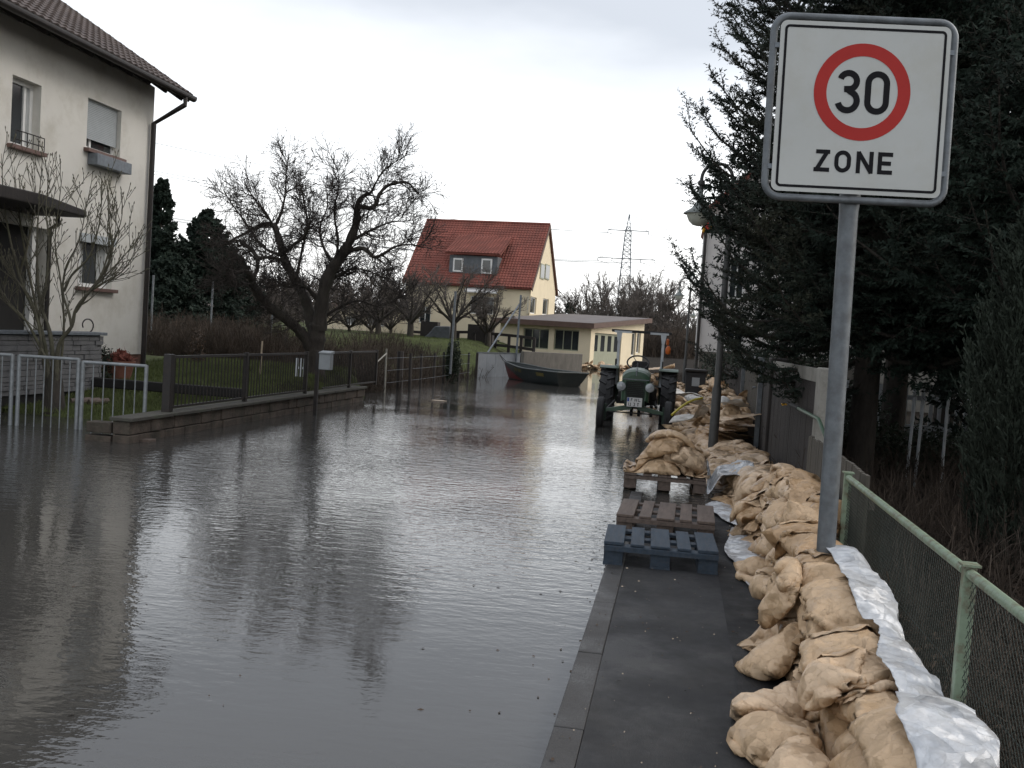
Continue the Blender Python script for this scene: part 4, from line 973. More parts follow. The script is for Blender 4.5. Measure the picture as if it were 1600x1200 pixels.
def row(y0, y1, dy, off, spread, yawc, layer, inset=0.0):
    sp = []; y = y0
    while y < y1:
        le = left_edge(y) + inset; cx = le + .32 + off * .5 + rs.uniform(-spread, spread)
        yaw = math.pi + rs.uniform(-.55, .55) if rs.random() < yawc else rs.uniform(-.5, .5)
        if rs.random() < .38: yaw = -math.pi / 2 + rs.uniform(-.5, .5); cx = rs.uniform(le + .12, max(le + .14, float(wall_x(y)) - .16))
        sp.append((min(cx, float(wall_x(y)) - .12), y, yaw, rs.uniform(0, .04), rs.uniform(-.1, .3) if layer not in ('seventh', 'top') else rs.uniform(.1, .8))); y += dy * rs.uniform(.9, 1.12)
    return sp
layers = [('bottom', 2.1, 0.33, 0.0, .03, .75, 0), ('second', 2.25, .34, .02, .04, .8, .0), ('third', 2.15, .36, .06, .05, .85, .02), ('fourth', 3.5, .44, .07, .06, .9, .05),
          ('fifth', 4.3, .40, .10, .06, .8, .08), ('sixth', 4.9, .42, .14, .05, .8, .10), ('seventh', 6.3, .35, .18, .05, .8, .12), ('top', 6.7, .50, .2, .05, .8, .12)]
for li, (ln, ys_, dy, off, spd, yc, ins) in enumerate(layers):
    near = row(ys_, 8.2, dy, off, spd, yc, ln, ins); far = row(8.2 + .1 * li, 15.9, dy * 1.06, off, spd, yc, ln, ins)
    Ps = lay(near, ln, 100 + li * 10, True); n = len(near)
    finish(Ps, [f'{ordn[i]} sandbag from the front in the {ln} layer of the near barrier' for i in range(n)], GRP, sub=0)
    Ps = lay(far, ln, 105 + li * 10, False)
    finish(Ps, [f'{ordn[i]} sandbag past the blue pallet in the {ln} layer of the barrier' for i in range(len(far))], GRP)
# bags on the loaded pallet
def fill_pallet(x0, x1, y0, y1, h):
    for j in range(fld.Z.shape[0]):
        for i in range(fld.Z.shape[1]):
            x, y = fld.x0 + i * fld.h, fld.y0 + j * fld.h
            if x0 < x < x1 and y0 < y < y1: fld.Z[j, i] = h
fill_pallet(-.52, .43, PY - .03, PY + .95, .19)
for k, (ln, pts) in enumerate((('lowest', [(-.24, PY + .2, math.pi), (.18, PY + .22, 0), (-.22, PY + .62, math.pi), (.2, PY + .66, 0)]),
        ('middle', [(-.2, PY + .25, math.pi + .2), (.16, PY + .28, .2), (-.2, PY + .64, math.pi - .2), (.2, PY + .6, -.1)]),
        ('upper', [(-.16, PY + .30, math.pi - .3), (.12, PY + .34, .3), (.05, PY + .72, 2.6)]))):
    Ps = lay([(x, y, a, .0, .02) for x, y, a in pts], ln, 300 + k * 7, True)
    wd = {4: ['front left', 'front right', 'rear left', 'rear right'], 3: ['front left', 'front right', 'rear'], 2: ['left', 'right']}[len(pts)]
    finish(Ps, [f'{ln} {w_} sandbag on the loaded pallet' for w_ in wd], 'sandbags stacked on the pallet in the water')
# far barrier, piles and the row by the annex: settled bags used again
proto = [o for o in made if 8 < o.location.y < 15.5][:26]
rest_v, rest_f, rest_n = [], [], [0]
def far_bag(x, y, z, label, group, sc=1.0):
    if len(made) >= 292 and 'white' not in label:
        src = rs.choice(proto[:8]).data; m = Matrix.Translation((x, y, z)) @ Matrix.Rotation(rs.uniform(0, 6.28), 4, 'Z') @ Matrix.Rotation(rs.uniform(-.25, .25), 4, 'X')
        a = np.empty(len(src.vertices) * 3, np.float32); src.vertices.foreach_get('co', a); a = a.reshape(-1, 3) * sc; mm = np.array(m)
        f = np.empty(len(src.polygons) * 4, np.int32); src.polygons.foreach_get('vertices', f)
        rest_v.append(a @ mm[:3, :3].T + mm[:3, 3]); rest_f.append(f.reshape(-1, 4) + rest_n[0]); rest_n[0] += len(a); return None
    o = rs.choice(proto).copy(); col.objects.link(o); o.location = (x, y, z); o.rotation_euler = (rs.uniform(-.25, .25), rs.uniform(-.25, .25), rs.uniform(0, 6.28)); o.scale = (sc, sc, sc)
    tag(o, label, 'sandbag', group); made.append(o); return o
y = 16.1
while y < 40:
    n = 1
    for li in range(5):
        cx = .62 + .28 * sstep(15, 18, y) * (li > 1) + rs.uniform(-.12, .12) + .05 * li
        if li < 2: far_bag(cx - .38, y + rs.uniform(-.1, .1), -.12 + li * .13, 'brown sandbag in the long distant stretch of the barrier beyond the lamp', 'sandbags of the distant barrier')
        far_bag(cx, y + rs.uniform(-.1, .1), -.08 + li * .155, 'brown sandbag in the long distant stretch of the barrier beyond the lamp', 'sandbags of the distant barrier')
    y += .42 + .02 * (y - 16)
for k in range(22):
    u_ = k / 21; p = aty(912 + 92 * u_, 572, 53 + 3 * u_)
    for li in range(2 if k % 2 else 1): far_bag(p.x, p.y + rs.uniform(-.2, .2), -.05 + li * .2, 'brown sandbag piled along the wall of the yellow annex', 'sandbags along the annex', 1.15)
# heap behind the tractor
hx, hy = -.62, 25.2
for (dx, dz, n) in ((0, -.1, 5), (0, .14, 5), (.02, .36, 4), (.08, .58, 3), (.12, .80, 2), (.15, .98, 1)):
    for k in range(n): far_bag(hx + dx + (k - (n - 1) / 2) * .27, hy + rs.uniform(-.2, .2), dz, 'brown sandbag in the heap behind the tractor', 'sandbags heaped behind the tractor', 1.1)

if rest_v: tag(np_mesh('sandbags', np.concatenate(rest_v), np.concatenate(rest_f), M['bag'], smooth=True), 'far heaps of brown sandbags behind the tractor and along the annex', 'sandbags', kind='stuff')

# ------------------------------------------------------------------ plastic sheeting
def topmax(x, y, r=.07):
    xs = np.array([x + a * r for a in (-1, -.5, 0, .5, 1) for b_ in range(5)], np.float32); ys_ = np.array([y + b_ * r for a in range(5) for b_ in (-1, -.5, 0, .5, 1)], np.float32); v = np.sort(fld.at(np.minimum(xs, 1.05), ys_)); return float(.6 * v[-1] + .4 * v[-8:].mean())
def top(x, y, r=.06):
    xs = np.array([x - r, x, x + r, x, x], np.float32); ys_ = np.array([y, y, y, y - r, y + r], np.float32); return float(fld.at(xs, ys_).mean())
def crump(x, y, z, a, f=9): return a * (noise.noise(Vector((x * f, y * f * .5, z))) + .5 * abs(noise.noise(Vector((x * f * 2.3, y * f * 1.4, z + 5)))))
ps = MB()
def cover(u, v):
    y = 1.9 + 3.5 * v
    xl = .83 + .04 * math.sin(y * 3.1 + 1) + .02 * math.sin(y * 9) + .05 * sstep(3.9, 5.0, y) - .06 * sstep(3.4, 2.2, y) ; xr = 1.05
    s = u * 1.25
    if s < 1: x = xl + (xr - xl) * s; z = topmax(x, y) + .012 + crump(x, y, 0, .022, 6) + .012
    else: x = xr + .005 * math.sin(y * 30); z = topmax(xr - .01, y) + .012 - (s - 1) * 1.6 + crump(x, y, 0, .02, 6)
    return (x + crump(y, x, 3, .02), y, z)
ps.sheet(cover, 34, 220)
o = ps.build('plastic_sheet', M['foil'], smooth=True); tag(o, 'crinkled translucent plastic sheet over the fence side of the near sandbags', 'plastic sheet')
md = o.modifiers.new('solid', 'SOLIDIFY'); md.thickness = .002
def lip(y0, y1, wd, label, zoff=.006, xo=0.0):
    b = MB()
    def f(u, v):
        y = y0 + (y1 - y0) * v; k = math.sin(math.pi * min(1, max(0, v))) ** .5
        x = float(left_edge(y)) + .03 + xo - (wd + .03) * u * k - .02 * u * math.sin(y * 5); return (x, y, PZ(y) + zoff + .004 + .028 * k * (1 - abs(2 * u - 1)) + abs(crump(x, y, 2, .02, 7)) * 1.0 + .015 * sstep(.9, 1, u))
    b.sheet(f, 16, int((y1 - y0) * 26)); o = b.build('plastic_sheet', M['foil'], smooth=True); tag(o, label, 'plastic sheet'); md = o.modifiers.new('solid', 'SOLIDIFY'); md.thickness = .003
lip(3.3, 4.6, .27, 'white plastic edge peeping out under the nearest bags at the footpath')
lip(6.3, 9.3, .34, 'white plastic edge spread on the footpath beside the pallets')
lip(9.1, 10.9, .30, 'pale plastic edge on the footpath just before the loaded pallet')
# light sheet draped between the loaded pallet and the barrier at the lamp
b = MB()
def drape(u, v):
    x = .42 + .50 * u; y = 10.9 + 1.15 * v - .25 * (1 - u) * v + .3 * u; z = max(.06 + .2 * sstep(.0, .3, u), top(x, y, .07) + .02)
    return (x, y, z + crump(x, y, 1, .03, 5))
b.sheet(drape, 26, 40); o = b.build('plastic_sheet', M['foil'], smooth=True); tag(o, 'white plastic sheet draped from the barrier to the loaded pallet', 'plastic sheet'); md = o.modifiers.new('solid', 'SOLIDIFY'); md.thickness = .003
# white filled bag beside the sign pole
wp_ = atz(1338, 893, .55)
P = simulate(Field(-.5, 1.5, 3, 7, .05) if False else fld, [(.93, 6.35, math.pi / 2 + .1, .0, .9)], seed=77, nu=15, nv=25)
P[0][..., 2] -= .22; P[0][..., 0] += .05; P[0][..., 1] -= .15
tag(bag_mesh(P[0], 'sandbag', M['bagwhite']), 'white woven sandbag wedged between the sign pole and the green fence', 'sandbag')
rest_n[0] = 0
for k, (x, y, z) in enumerate(((.30, 17.6, .35), (.42, 19.2, .52), (.35, 22.5, .5), (.05, 27.5, .35), (.9, 16.6, .7))):
    o = far_bag(x, y, z, ['white bag lying on the distant barrier beside the tractor', 'white bag on the barrier where the yellow hose starts', 'white bag on the far barrier behind the hose', 'farthest white bag at the water side of the barrier', 'white bag on the barrier crest behind the lamp'][k], 'white bags on the distant barrier', 1.0)
    o.data = o.data.copy(); o.data.materials[0] = M['bagwhite']
h0, h1 = aty(1052, 648, 17.0), aty(1097, 624, 17.8); b = MB()
b.tube([h0.lerp(h1, t) + Vector((0, 0, .06 * math.sin(t * 3.1) + .02)) for t in np.linspace(-.05, 1, 12)], .02, 8)
tag(b.build('hose', M['yellowhose'], smooth=True), 'yellow hose hanging over the sandbags beside the tractor', 'hose')

# ------------------------------------------------------------------ tractor
TX_, TY = aty(991, 640, 19.0).x, 19.0
T_ = tag(empty('tractor', (TX_, TY, 0), R(1.0)), 'old green tractor parked in the flood, front towards the street', 'tractor')
def wheel(x, y, rad, wd, zc, lug, rim_m, name='wheel'):
    b = MB(); pr = [(rad * .60, -wd * .42), (rad * .80, -wd * .5), (rad * .93, -wd * .48), (rad * .99, -wd * .3), (rad, 0), (rad * .99, wd * .3), (rad * .93, wd * .48), (rad * .80, wd * .5), (rad * .60, wd * .42)]
    b.lathe([(r_, h_) for r_, h_ in pr], (x, y, zc), 36, 'X')
    if lug:
        for k in range(18):
            for s_ in (-1, 1):
                a = (k + (.5 if s_ > 0 else 0)) * 2 * math.pi / 18; a2 = a + .16
                b.bar((x + s_ * wd * .02, y + math.cos(a2) * rad * 1.0, zc + math.sin(a2) * rad * 1.0), (x + s_ * wd * .49, y + math.cos(a) * rad * .97, zc + math.sin(a) * rad * .97), .035, .05, up=(0, math.cos(a), math.sin(a)))
    else:
        for k in (-.22, 0, .22): b.lathe([(rad * .99, k * wd - .008), (rad * 1.018, k * wd - .005), (rad * 1.018, k * wd + .005), (rad * .99, k * wd + .008)], (x, y, zc), 36, 'X')
    ty = b.build(name, M['black'], T_, smooth=True, ang=30)
    b = MB(); s_ = 1 if x > 0 else -1
    b.lathe([(rad * .62, wd * .40), (rad * .58, wd * .30), (rad * .50, wd * .12), (rad * .22, wd * .16), (rad * .16, wd * .30), (.005, wd * .32)], (x, y, zc), 28, 'X')
    b.lathe([(rad * .62, -wd * .40), (rad * .58, -wd * .30), (rad * .50, -wd * .12), (.005, -wd * .16)], (x, y, zc), 28, 'X'); b.build('rim', rim_m, ty, smooth=True)
for s_ in (-1, 1):
    wheel(s_ * .63, 0, .31, .135, .25, False, M['tractordark']); wheel(s_ * .625, 1.95, .62, .30, .42, True, M['tractordark'])
    b = MB(); pts = [(1.95 + .70 * math.cos(a), .42 + .70 * math.sin(a)) for a in np.linspace(R(-8), R(112), 14)]
    for (y0, z0), (y1, z1) in zip(pts[:-1], pts[1:]):
        n_ = .018; a0 = math.atan2(z0 - .42, y0 - 1.95); a1 = math.atan2(z1 - .42, y1 - 1.95)
        vs = [(s_ * .43, y0, z0), (s_ * .80, y0, z0), (s_ * .80, y1, z1), (s_ * .43, y1, z1)]; vs2 = [(x, y - n_ * math.cos(a), z - n_ * math.sin(a)) for (x, y, z), a in zip(vs, (a0, a0, a1, a1))]
        b.add(vs + vs2, [(0, 1, 2, 3), (7, 6, 5, 4), (0, 3, 7, 4), (1, 5, 6, 2)])
    b.prism(pts + [(1.3, .75), (2.6, .75)][::-1][:0] + [], lambda u, v: (s_ * .425, u, v), lambda u, v: (s_ * .41, u, v))
    b.build('fender', M['tractor'], T_, smooth=True, ang=30)
    b = MB(); b.tube([(s_ * .47, 1.4, 1.13), (s_ * .47, 1.4, 1.26), (s_ * .47, 1.7, 1.26), (s_ * .47, 1.75, 1.15)], .012, 6); b.build('grab_handle', M['engine'], T_)
    b = MB(); b.lathe([(.01, -.045), (.06, -.035), (.088, -.0), (.092, .015), (.085, .03), (.05, .09), (.01, .11)], (s_ * .262, -.27, .80), 20, 'Y'); hl_ = b.build('headlight', M['tractor'], T_, smooth=True)
    b = MB(); b.lathe([(.005, -.058), (.05, -.052), (.082, -.035), (.080, -.01)], (s_ * .262, -.27, .80), 20, 'Y'); b.build('lens', M['lens'], hl_, smooth=True)
    b = MB(); b.bar((s_ * .262, -.2, .78), (s_ * .2, .0, .66), .02, .02); b.build('bracket', M['tractordark'], hl_)
    b = MB(); b.prism([(s_ * .05, .36), (s_ * .54, .28), (s_ * .54, .35), (s_ * .05, .46)], lambda u, v: (u, -.045, v), lambda u, v: (u, .05, v)); b.build('front_axle_arm', M['tractor'], T_, bevel=.008)
    b = MB(); b.bar((s_ * .55, 0, .12), (s_ * .55, 0, .44), .06, .06); b.build('steering_knuckle', M['tractordark'], T_, bevel=.01)
# hood, grille
b = MB(); sec = lambda w_, z0, z1: [(-w_, z0), (-w_, z1 - .13)] + [(-w_ * math.cos(a), z1 - .13 + .13 * math.sin(a)) for a in np.linspace(0.15, math.pi - .15, 12)] + [(w_, z1 - .13), (w_, z0)]
st_ = [(-.245, .20, .55, 1.02), (-.22, .245, .52, 1.085), (-.1, .262, .52, 1.12), (.5, .262, .60, 1.135), (1.1, .255, .62, 1.13), (1.25, .25, .62, 1.12)]
S_ = [[(x, y, z) for x, z in sec(w_, z0, z1)] for y, w_, z0, z1 in st_]; n = len(S_[0])
for s0, s1 in zip(S_[:-1], S_[1:]):
    b.add(s0 + s1, [(i, i + 1, n + i + 1, n + i) for i in range(n - 1)])
b.add(S_[0], [tuple(range(n))]); b.add(S_[-1], [tuple(range(n - 1, -1, -1))])
hood = b.build('hood', M['tractor'], T_, smooth=True, ang=50)
b = MB(); b.tube([(0, y, z + .006) for y, z in ((-.25, 1.0), (-.23, 1.09), (-.1, 1.125), (.2, 1.135))], .012, 6); b.build('badge_strip', M['galv'], hood)
b = MB(); b.box((-.25, -.255, .925), (.25, -.235, .945)); b.build('chrome_strip', M['galv'], hood, bevel=.004)
b = MB()
for k in range(9): b.box((-.15, -.262, .60 + k * .034), (.15, -.246, .618 + k * .034))
b.build('grille', M['engine'], hood)
b = MB(); b.prism([(-.19, .44), (-.205, .93), (.205, .93), (.19, .44)], lambda u, v: (u, -.245, v), lambda u, v: (u, .1, v)); b.build('grille_housing', M['tractordark'], T_, bevel=.02)
b = MB(); b.box((-.14, -.275, .43), (.14, -.266, .60)); npl = b.build('number_plate', M['plate'], T_, bevel=.004)
b = MB(); b.box((-.136, -.2775, .525), (-.098, -.2762, .596)); b.build('plate_band', M['plateblue'], npl)
b = MB()
for x0, x1, z0, z1 in ((-.07, -.06, .53, .588), (-.06, -.035, .578, .588), (-.06, -.04, .555, .564), (.0, .012, .53, .588), (.035, .047, .53, .588), (.012, .035, .555, .564), (.07, .11, .53, .54), (.07, .08, .54, .588),
        (-.11, -.1, .445, .505), (-.09, -.06, .445, .455), (-.075, -.064, .456, .505), (-.02, .012, .495, .505), (-.02, .01, .445, .455), (.0, .011, .456, .494), (.05, .085, .495, .505), (.06, .072, .445, .494)):
    b.box((x0, -.2772, z0), (x1, -.2762, z1))
b.build('plate_marks', M['sign_black'], npl)
b = MB(); b.box((-.17, .0, .38), (.17, 1.7, .62)); b.box((-.2, 1.3, .3), (.2, 2.3, .72)); b.box((-.33, .25, .55), (-.2, .85, .68)); b.lathe([(.07, 0), (.09, .02), (.09, .22), (.07, .24)], (.31, .6, .52), 12); b.tube([(.2, .9, .6), (.36, .7, .5), (.40, .2, .42)], .03, 8)
b.box((-.42, 1.85, .34), (.42, 2.05, .5)); b.tube([(-.5, -.09, .30), (.5, -.09, .30)], .014, 6); b.tube([(-.42, 1.0, .45), (-.52, .1, .34)], .018, 6); b.box((.25, 1.0, .25), (.45, 1.35, .3)); b.box((-.45, 1.0, .25), (-.25, 1.35, .3))
for x in (-.12, .03, .28): b.box((x, 1.6, .12), (x + .06, 1.7, .35))
b.build('engine_and_gearbox', M['engine'], T_, bevel=.01)
b = MB(); cz, cy = 1.22, 1.38; tl = R(38)
b.tube([(.215 * math.cos(a) - .02, cy + .215 * math.sin(a) * math.cos(tl), cz + .215 * math.sin(a) * math.sin(tl)) for a in np.linspace(0, 2 * math.pi, 30)[:-1]], .016, 8, closed=True)
for a in (0, 2.1, 4.2): b.tube([(-.02, cy, cz - .02), (.205 * math.cos(a) - .02, cy + .205 * math.sin(a) * math.cos(tl), cz + .205 * math.sin(a) * math.sin(tl))], .008, 5)
b.tube([(-.02, cy, cz - .02), (-.02, 1.1, 1.0)], .02, 8); b.build('steering_wheel', M['black'], T_, smooth=True)
b = MB(); b.box((-.17, 1.75, .86), (.19, 2.1, .93)); b.prism([(-.17, .93), (-.16, 1.19), (-.12, 1.24), (.14, 1.24), (.19, 1.19), (.2, .93)], lambda u, v: (u, 2.05, v), lambda u, v: (u, 2.13, v)); b.build('seat', M['black'], T_, bevel=.02)
for s_ in (-1, 1):
    b = MB(); b.box((s_ * .455 - .028, 2.02, .72), (s_ * .455 + .028, 2.08, 1.80)); po = b.build('roll_bar_post', M['whitepaint'], T_, bevel=.005)
    b = MB(); b.prism([(s_ * .455 - .03, 1.62), (s_ * .455 - .06, 1.81), (s_ * .455 + .06, 1.81), (s_ * .455 + .03, 1.62)], lambda u, v: (u, 2.015, v), lambda u, v: (u, 2.005, v)); b.build('gusset', M['whitepaint'], po)
b = MB(); b.box((-.62, 2.02, 1.815), (.62, 2.08, 1.87)); cb = b.build('roll_bar_crossbar', M['black'], T_, bevel=.006)
b = MB(); b.box((-.56, 2.005, 1.803), (-.20, 2.018, 1.845)); b.build('white_band', M['whitepaint'], cb)
b = MB(); b.box((.18, 2.005, 1.803), (.56, 2.018, 1.845)); b.build('white_band', M['whitepaint'], cb)
b = MB(); b.lathe([(.005, -.09), (.04, -.08), (.055, -.04), (.055, .03), (.03, .08), (.005, .09)], (.565, 2.1, 1.50), 16); b.lathe([(.01, .1), (.03, .12), (.03, .22), (.01, .24)], (.545, 2.1, 1.50), 10); b.build('warning_lamp', M['orange'], T_, smooth=True)

# ------------------------------------------------------------------ boat
bp0, bp1 = aty(797, 597, 35.6), aty(903, 598, 34.8)
Bt = tag(empty('boat'), 'dark green rowing boat with red bow tied up in the flooded street', 'boat')
bw = aty(790, 566, 36.2); st__ = aty(903, 582, 34.6)
ax_ = Vector((st__.x - bw.x, st__.y - bw.y - 1.6, 0)); Lb = ax_.length; ax_.normalize(); sd_ = Vector((-ax_.y, ax_.x, 0)); O_ = Vector((bw.x, bw.y, 0))
def bpt(t, s, k):   # t along 0 bow..1 stern, s side -1..1, k 0 keel..1 gunwale
    wdt = .72 * (math.sin(min(1, t * 1.25 + .03) * math.pi / 2) ** .8) * (1 - .12 * t); zg = bw.z * (1 - sstep(0, .55, t)) + (st__.z) * sstep(0, .55, t) + .03
    prof = k ** .55; tt_ = t * (1 if k > .5 else 1) ; shift = (1 - t) * .42 * (1 - k) - t * .25 * (1 - k)
    return O_ + ax_ * (Lb * t + shift) + sd_ * (s * wdt * (.35 + .65 * prof) * (.0 if t < 0 else 1)) + Vector((0, 0, -.12 + (zg + .12) * k))
def hull(mn, t0, t1, k0, k1, out, name, par, n=24):
    b = MB()
    for s in (-1, 1):
        b.sheet(lambda u, v: bpt(t0 + (t1 - t0) * u, s * (1 if not out else 1), k0 + (k1 - k0) * v) + sd_ * s * out, n, 8)
    return b.build(name, M[mn], par, smooth=True)
b = MB()
for s in (-1, 1): b.sheet(lambda u, v: bpt(u, s, v), 30, 8)
b.sheet(lambda u, v: bpt(u, 2 * v - 1, 0), 30, 4); b.sheet(lambda u, v: bpt(1, 2 * u - 1, v), 4, 8); b.build('hull', M['boat'], Bt, smooth=True)
b = MB()
b.sheet(lambda u, v: bpt(.004 + .40 * u, -1, .22 + .70 * (1 - u) * v) - sd_ * .008, 16, 6); b.build('bow_panel', M['boatred'], Bt, smooth=True)
b = MB(); b.sheet(lambda u, v: bpt(.03 + .95 * u, (2 * v - 1) * .9, .45), 20, 4); b.build('floor', M['boatin'], Bt)
b = MB()
for s in (-1, 1): b.tube([bpt(t, s, 1) for t in np.linspace(0.0, 1, 24)], .025, 6)
b.tube([bpt(1, s, 1) for s in np.linspace(-1, 1, 5)], .03, 6); b.build('gunwale', M['boatin'], Bt)
for t in (.35, .62, .85):
    b = MB(); p, q = bpt(t, -.95, .85), bpt(t, .95, .85); b.bar(p, q, .22, .03); b.build('thwart', M['boatin'], Bt)
b = MB()
for k in range(7):
    if k == 3: continue
    t = .29 + k * .022; b.add([bpt(t, -1, .70) - sd_ * .012, bpt(t + .012, -1, .70) - sd_ * .012, bpt(t + .016, -1, .88) - sd_ * .012, bpt(t + .004, -1, .88) - sd_ * .012], [(0, 1, 2, 3)])
b.build('bow_marking', M['boatyellow'], Bt)
b = MB(); b.sheet(lambda u, v: bpt(.70 + .11 * u, -1, .66 + .2 * v) - sd_ * .012, 3, 2); b.build('side_marking', M['boatyellow'], Bt)
b = MB(); pr_ = aty(781, 554, 36.6)
for dx in (0, .14): b.tube([Vector(bpt(.0, 0, .95)).lerp(pr_, t) + Vector((dx * (1 - t), 0, -.05 * math.sin(t * 3.14))) for t in np.linspace(0, 1, 8)], .012, 5)
b.build('mooring_rope', M['black'], Bt)
# ------------------------------------------------------------------ plants
def seg_mesh(P0, P1, R0, R1, n):
    """independent tapered prisms, vectorised -> V, F"""
    P0, P1 = np.asarray(P0, np.float32), np.asarray(P1, np.float32); R0, R1 = np.asarray(R0, np.float32), np.asarray(R1, np.float32)
    d = P1 - P0; d /= np.linalg.norm(d, axis=1, keepdims=True) + 1e-9
    ref = np.where(np.abs(d[:, 2:3]) > .9, np.array([[1, 0, 0]], np.float32), np.array([[0, 0, 1]], np.float32))
    a = np.cross(d, ref); a /= np.linalg.norm(a, axis=1, keepdims=True) + 1e-9; b = np.cross(d, a)
    V = np.zeros((len(P0), 2, n, 3), np.float32)
    for k in range(n):
        c, s = math.cos(2 * math.pi * k / n), math.sin(2 * math.pi * k / n); o = a * c + b * s
        V[:, 0, k] = P0 + o * R0[:, None]; V[:, 1, k] = P1 + o * R1[:, None]
    base = (np.arange(len(P0)) * 2 * n)[:, None]
    F = np.stack([np.concatenate([base + k, base + (k + 1) % n, base + n + (k + 1) % n, base + n + k], 1) for k in range(n)], 1).reshape(-1, 4)
    return V.reshape(-1, 3), F
def smooth_paths(paths, K):
    out = []
    for p in paths:
        p = np.asarray(p, float); t = np.linspace(0, len(p) - 1, K)
        out.append(np.stack([np.interp(t, np.arange(len(p)), p[:, i]) for i in range(p.shape[1])], 1))
    return np.array(out)
def kids(P, Rd, m, L, ang, up, K, wig, rr, g, t0=.15, tip=.15, Lfall=.5, out=0.0, centre=None):
    """P [N,K0,3], Rd [N,K0] -> children paths"""
    N_, K0 = P.shape[:2]; idx = np.repeat(np.arange(N_), m); t = t0 + (1 - t0) * g.random(N_ * m); f = t * (K0 - 1); i = np.minimum(f.astype(int), K0 - 2); a = (f - i)[:, None]
    p = P[idx, i] * (1 - a) + P[idx, i + 1] * a; tan = P[idx, i + 1] - P[idx, i]; tan /= np.linalg.norm(tan, axis=1, keepdims=True) + 1e-9
    r = (Rd[idx, i] * (1 - a[:, 0]) + Rd[idx, i + 1] * a[:, 0]) * rr * g.uniform(.7, 1.1, len(p))
    q = g.normal(size=p.shape); q -= tan * (q * tan).sum(1, keepdims=True); q /= np.linalg.norm(q, axis=1, keepdims=True) + 1e-9
    an = ang * g.uniform(.6, 1.3, len(p))[:, None]; d = tan * np.cos(an) + q * np.sin(an); d[:, 2] += up
    if centre is not None: oc = p - centre; oc /= np.linalg.norm(oc, axis=1, keepdims=True) + 1e-9; d += oc * out
    d /= np.linalg.norm(d, axis=1, keepdims=True)
    Ls = L * g.uniform(.5, 1.3, len(p)) * (1 - Lfall * t); C = np.zeros((len(p), K, 3)); C[:, 0] = p
    for k in range(1, K):
        d = d + g.normal(size=d.shape) * wig; d[:, 2] += up * .35; d /= np.linalg.norm(d, axis=1, keepdims=True); C[:, k] = C[:, k - 1] + d * (Ls / (K - 1))[:, None]
    tt = np.linspace(0, 1, K); Rc = r[:, None] * (1 - (1 - tip) * tt[None]); return C, Rc
def to_segs(P, Rd): return P[:, :-1].reshape(-1, 3), P[:, 1:].reshape(-1, 3), Rd[:, :-1].ravel(), Rd[:, 1:].ravel()
def merge(parts):
    V, F, n = [], [], 0
    for v, f in parts: V.append(v); F.append(f + n); n += len(v)
    return np.concatenate(V), np.concatenate(F)
def limb_mb(paths, radii, n=9, sub_=5):
    b = MB()
    for p, r in zip(paths, radii):
        p = np.asarray(p, float); K = (len(p) - 1) * sub_ + 1; t = np.linspace(0, len(p) - 1, K); i = np.clip(t.astype(int), 0, len(p) - 2); f = (t - i)[:, None]
        pm = np.vstack([2 * p[0] - p[1], p, 2 * p[-1] - p[-2]]); a, b_, c, d = pm[i], pm[i + 1], pm[i + 2], pm[i + 3]
        q = .5 * ((2 * b_) + (-a + c) * f + (2 * a - 5 * b_ + 4 * c - d) * f ** 2 + (-a + 3 * b_ - 3 * c + d) * f ** 3)
        rr = np.interp(t, np.arange(len(r)), r) if hasattr(r, '__len__') else np.full(K, r)
        rr = rr * (1 + .10 * np.sin(t * 7.3 + len(p)) + .06 * np.sin(t * 17.1)); b.tube([tuple(x) for x in q], list(rr), n)
    return b

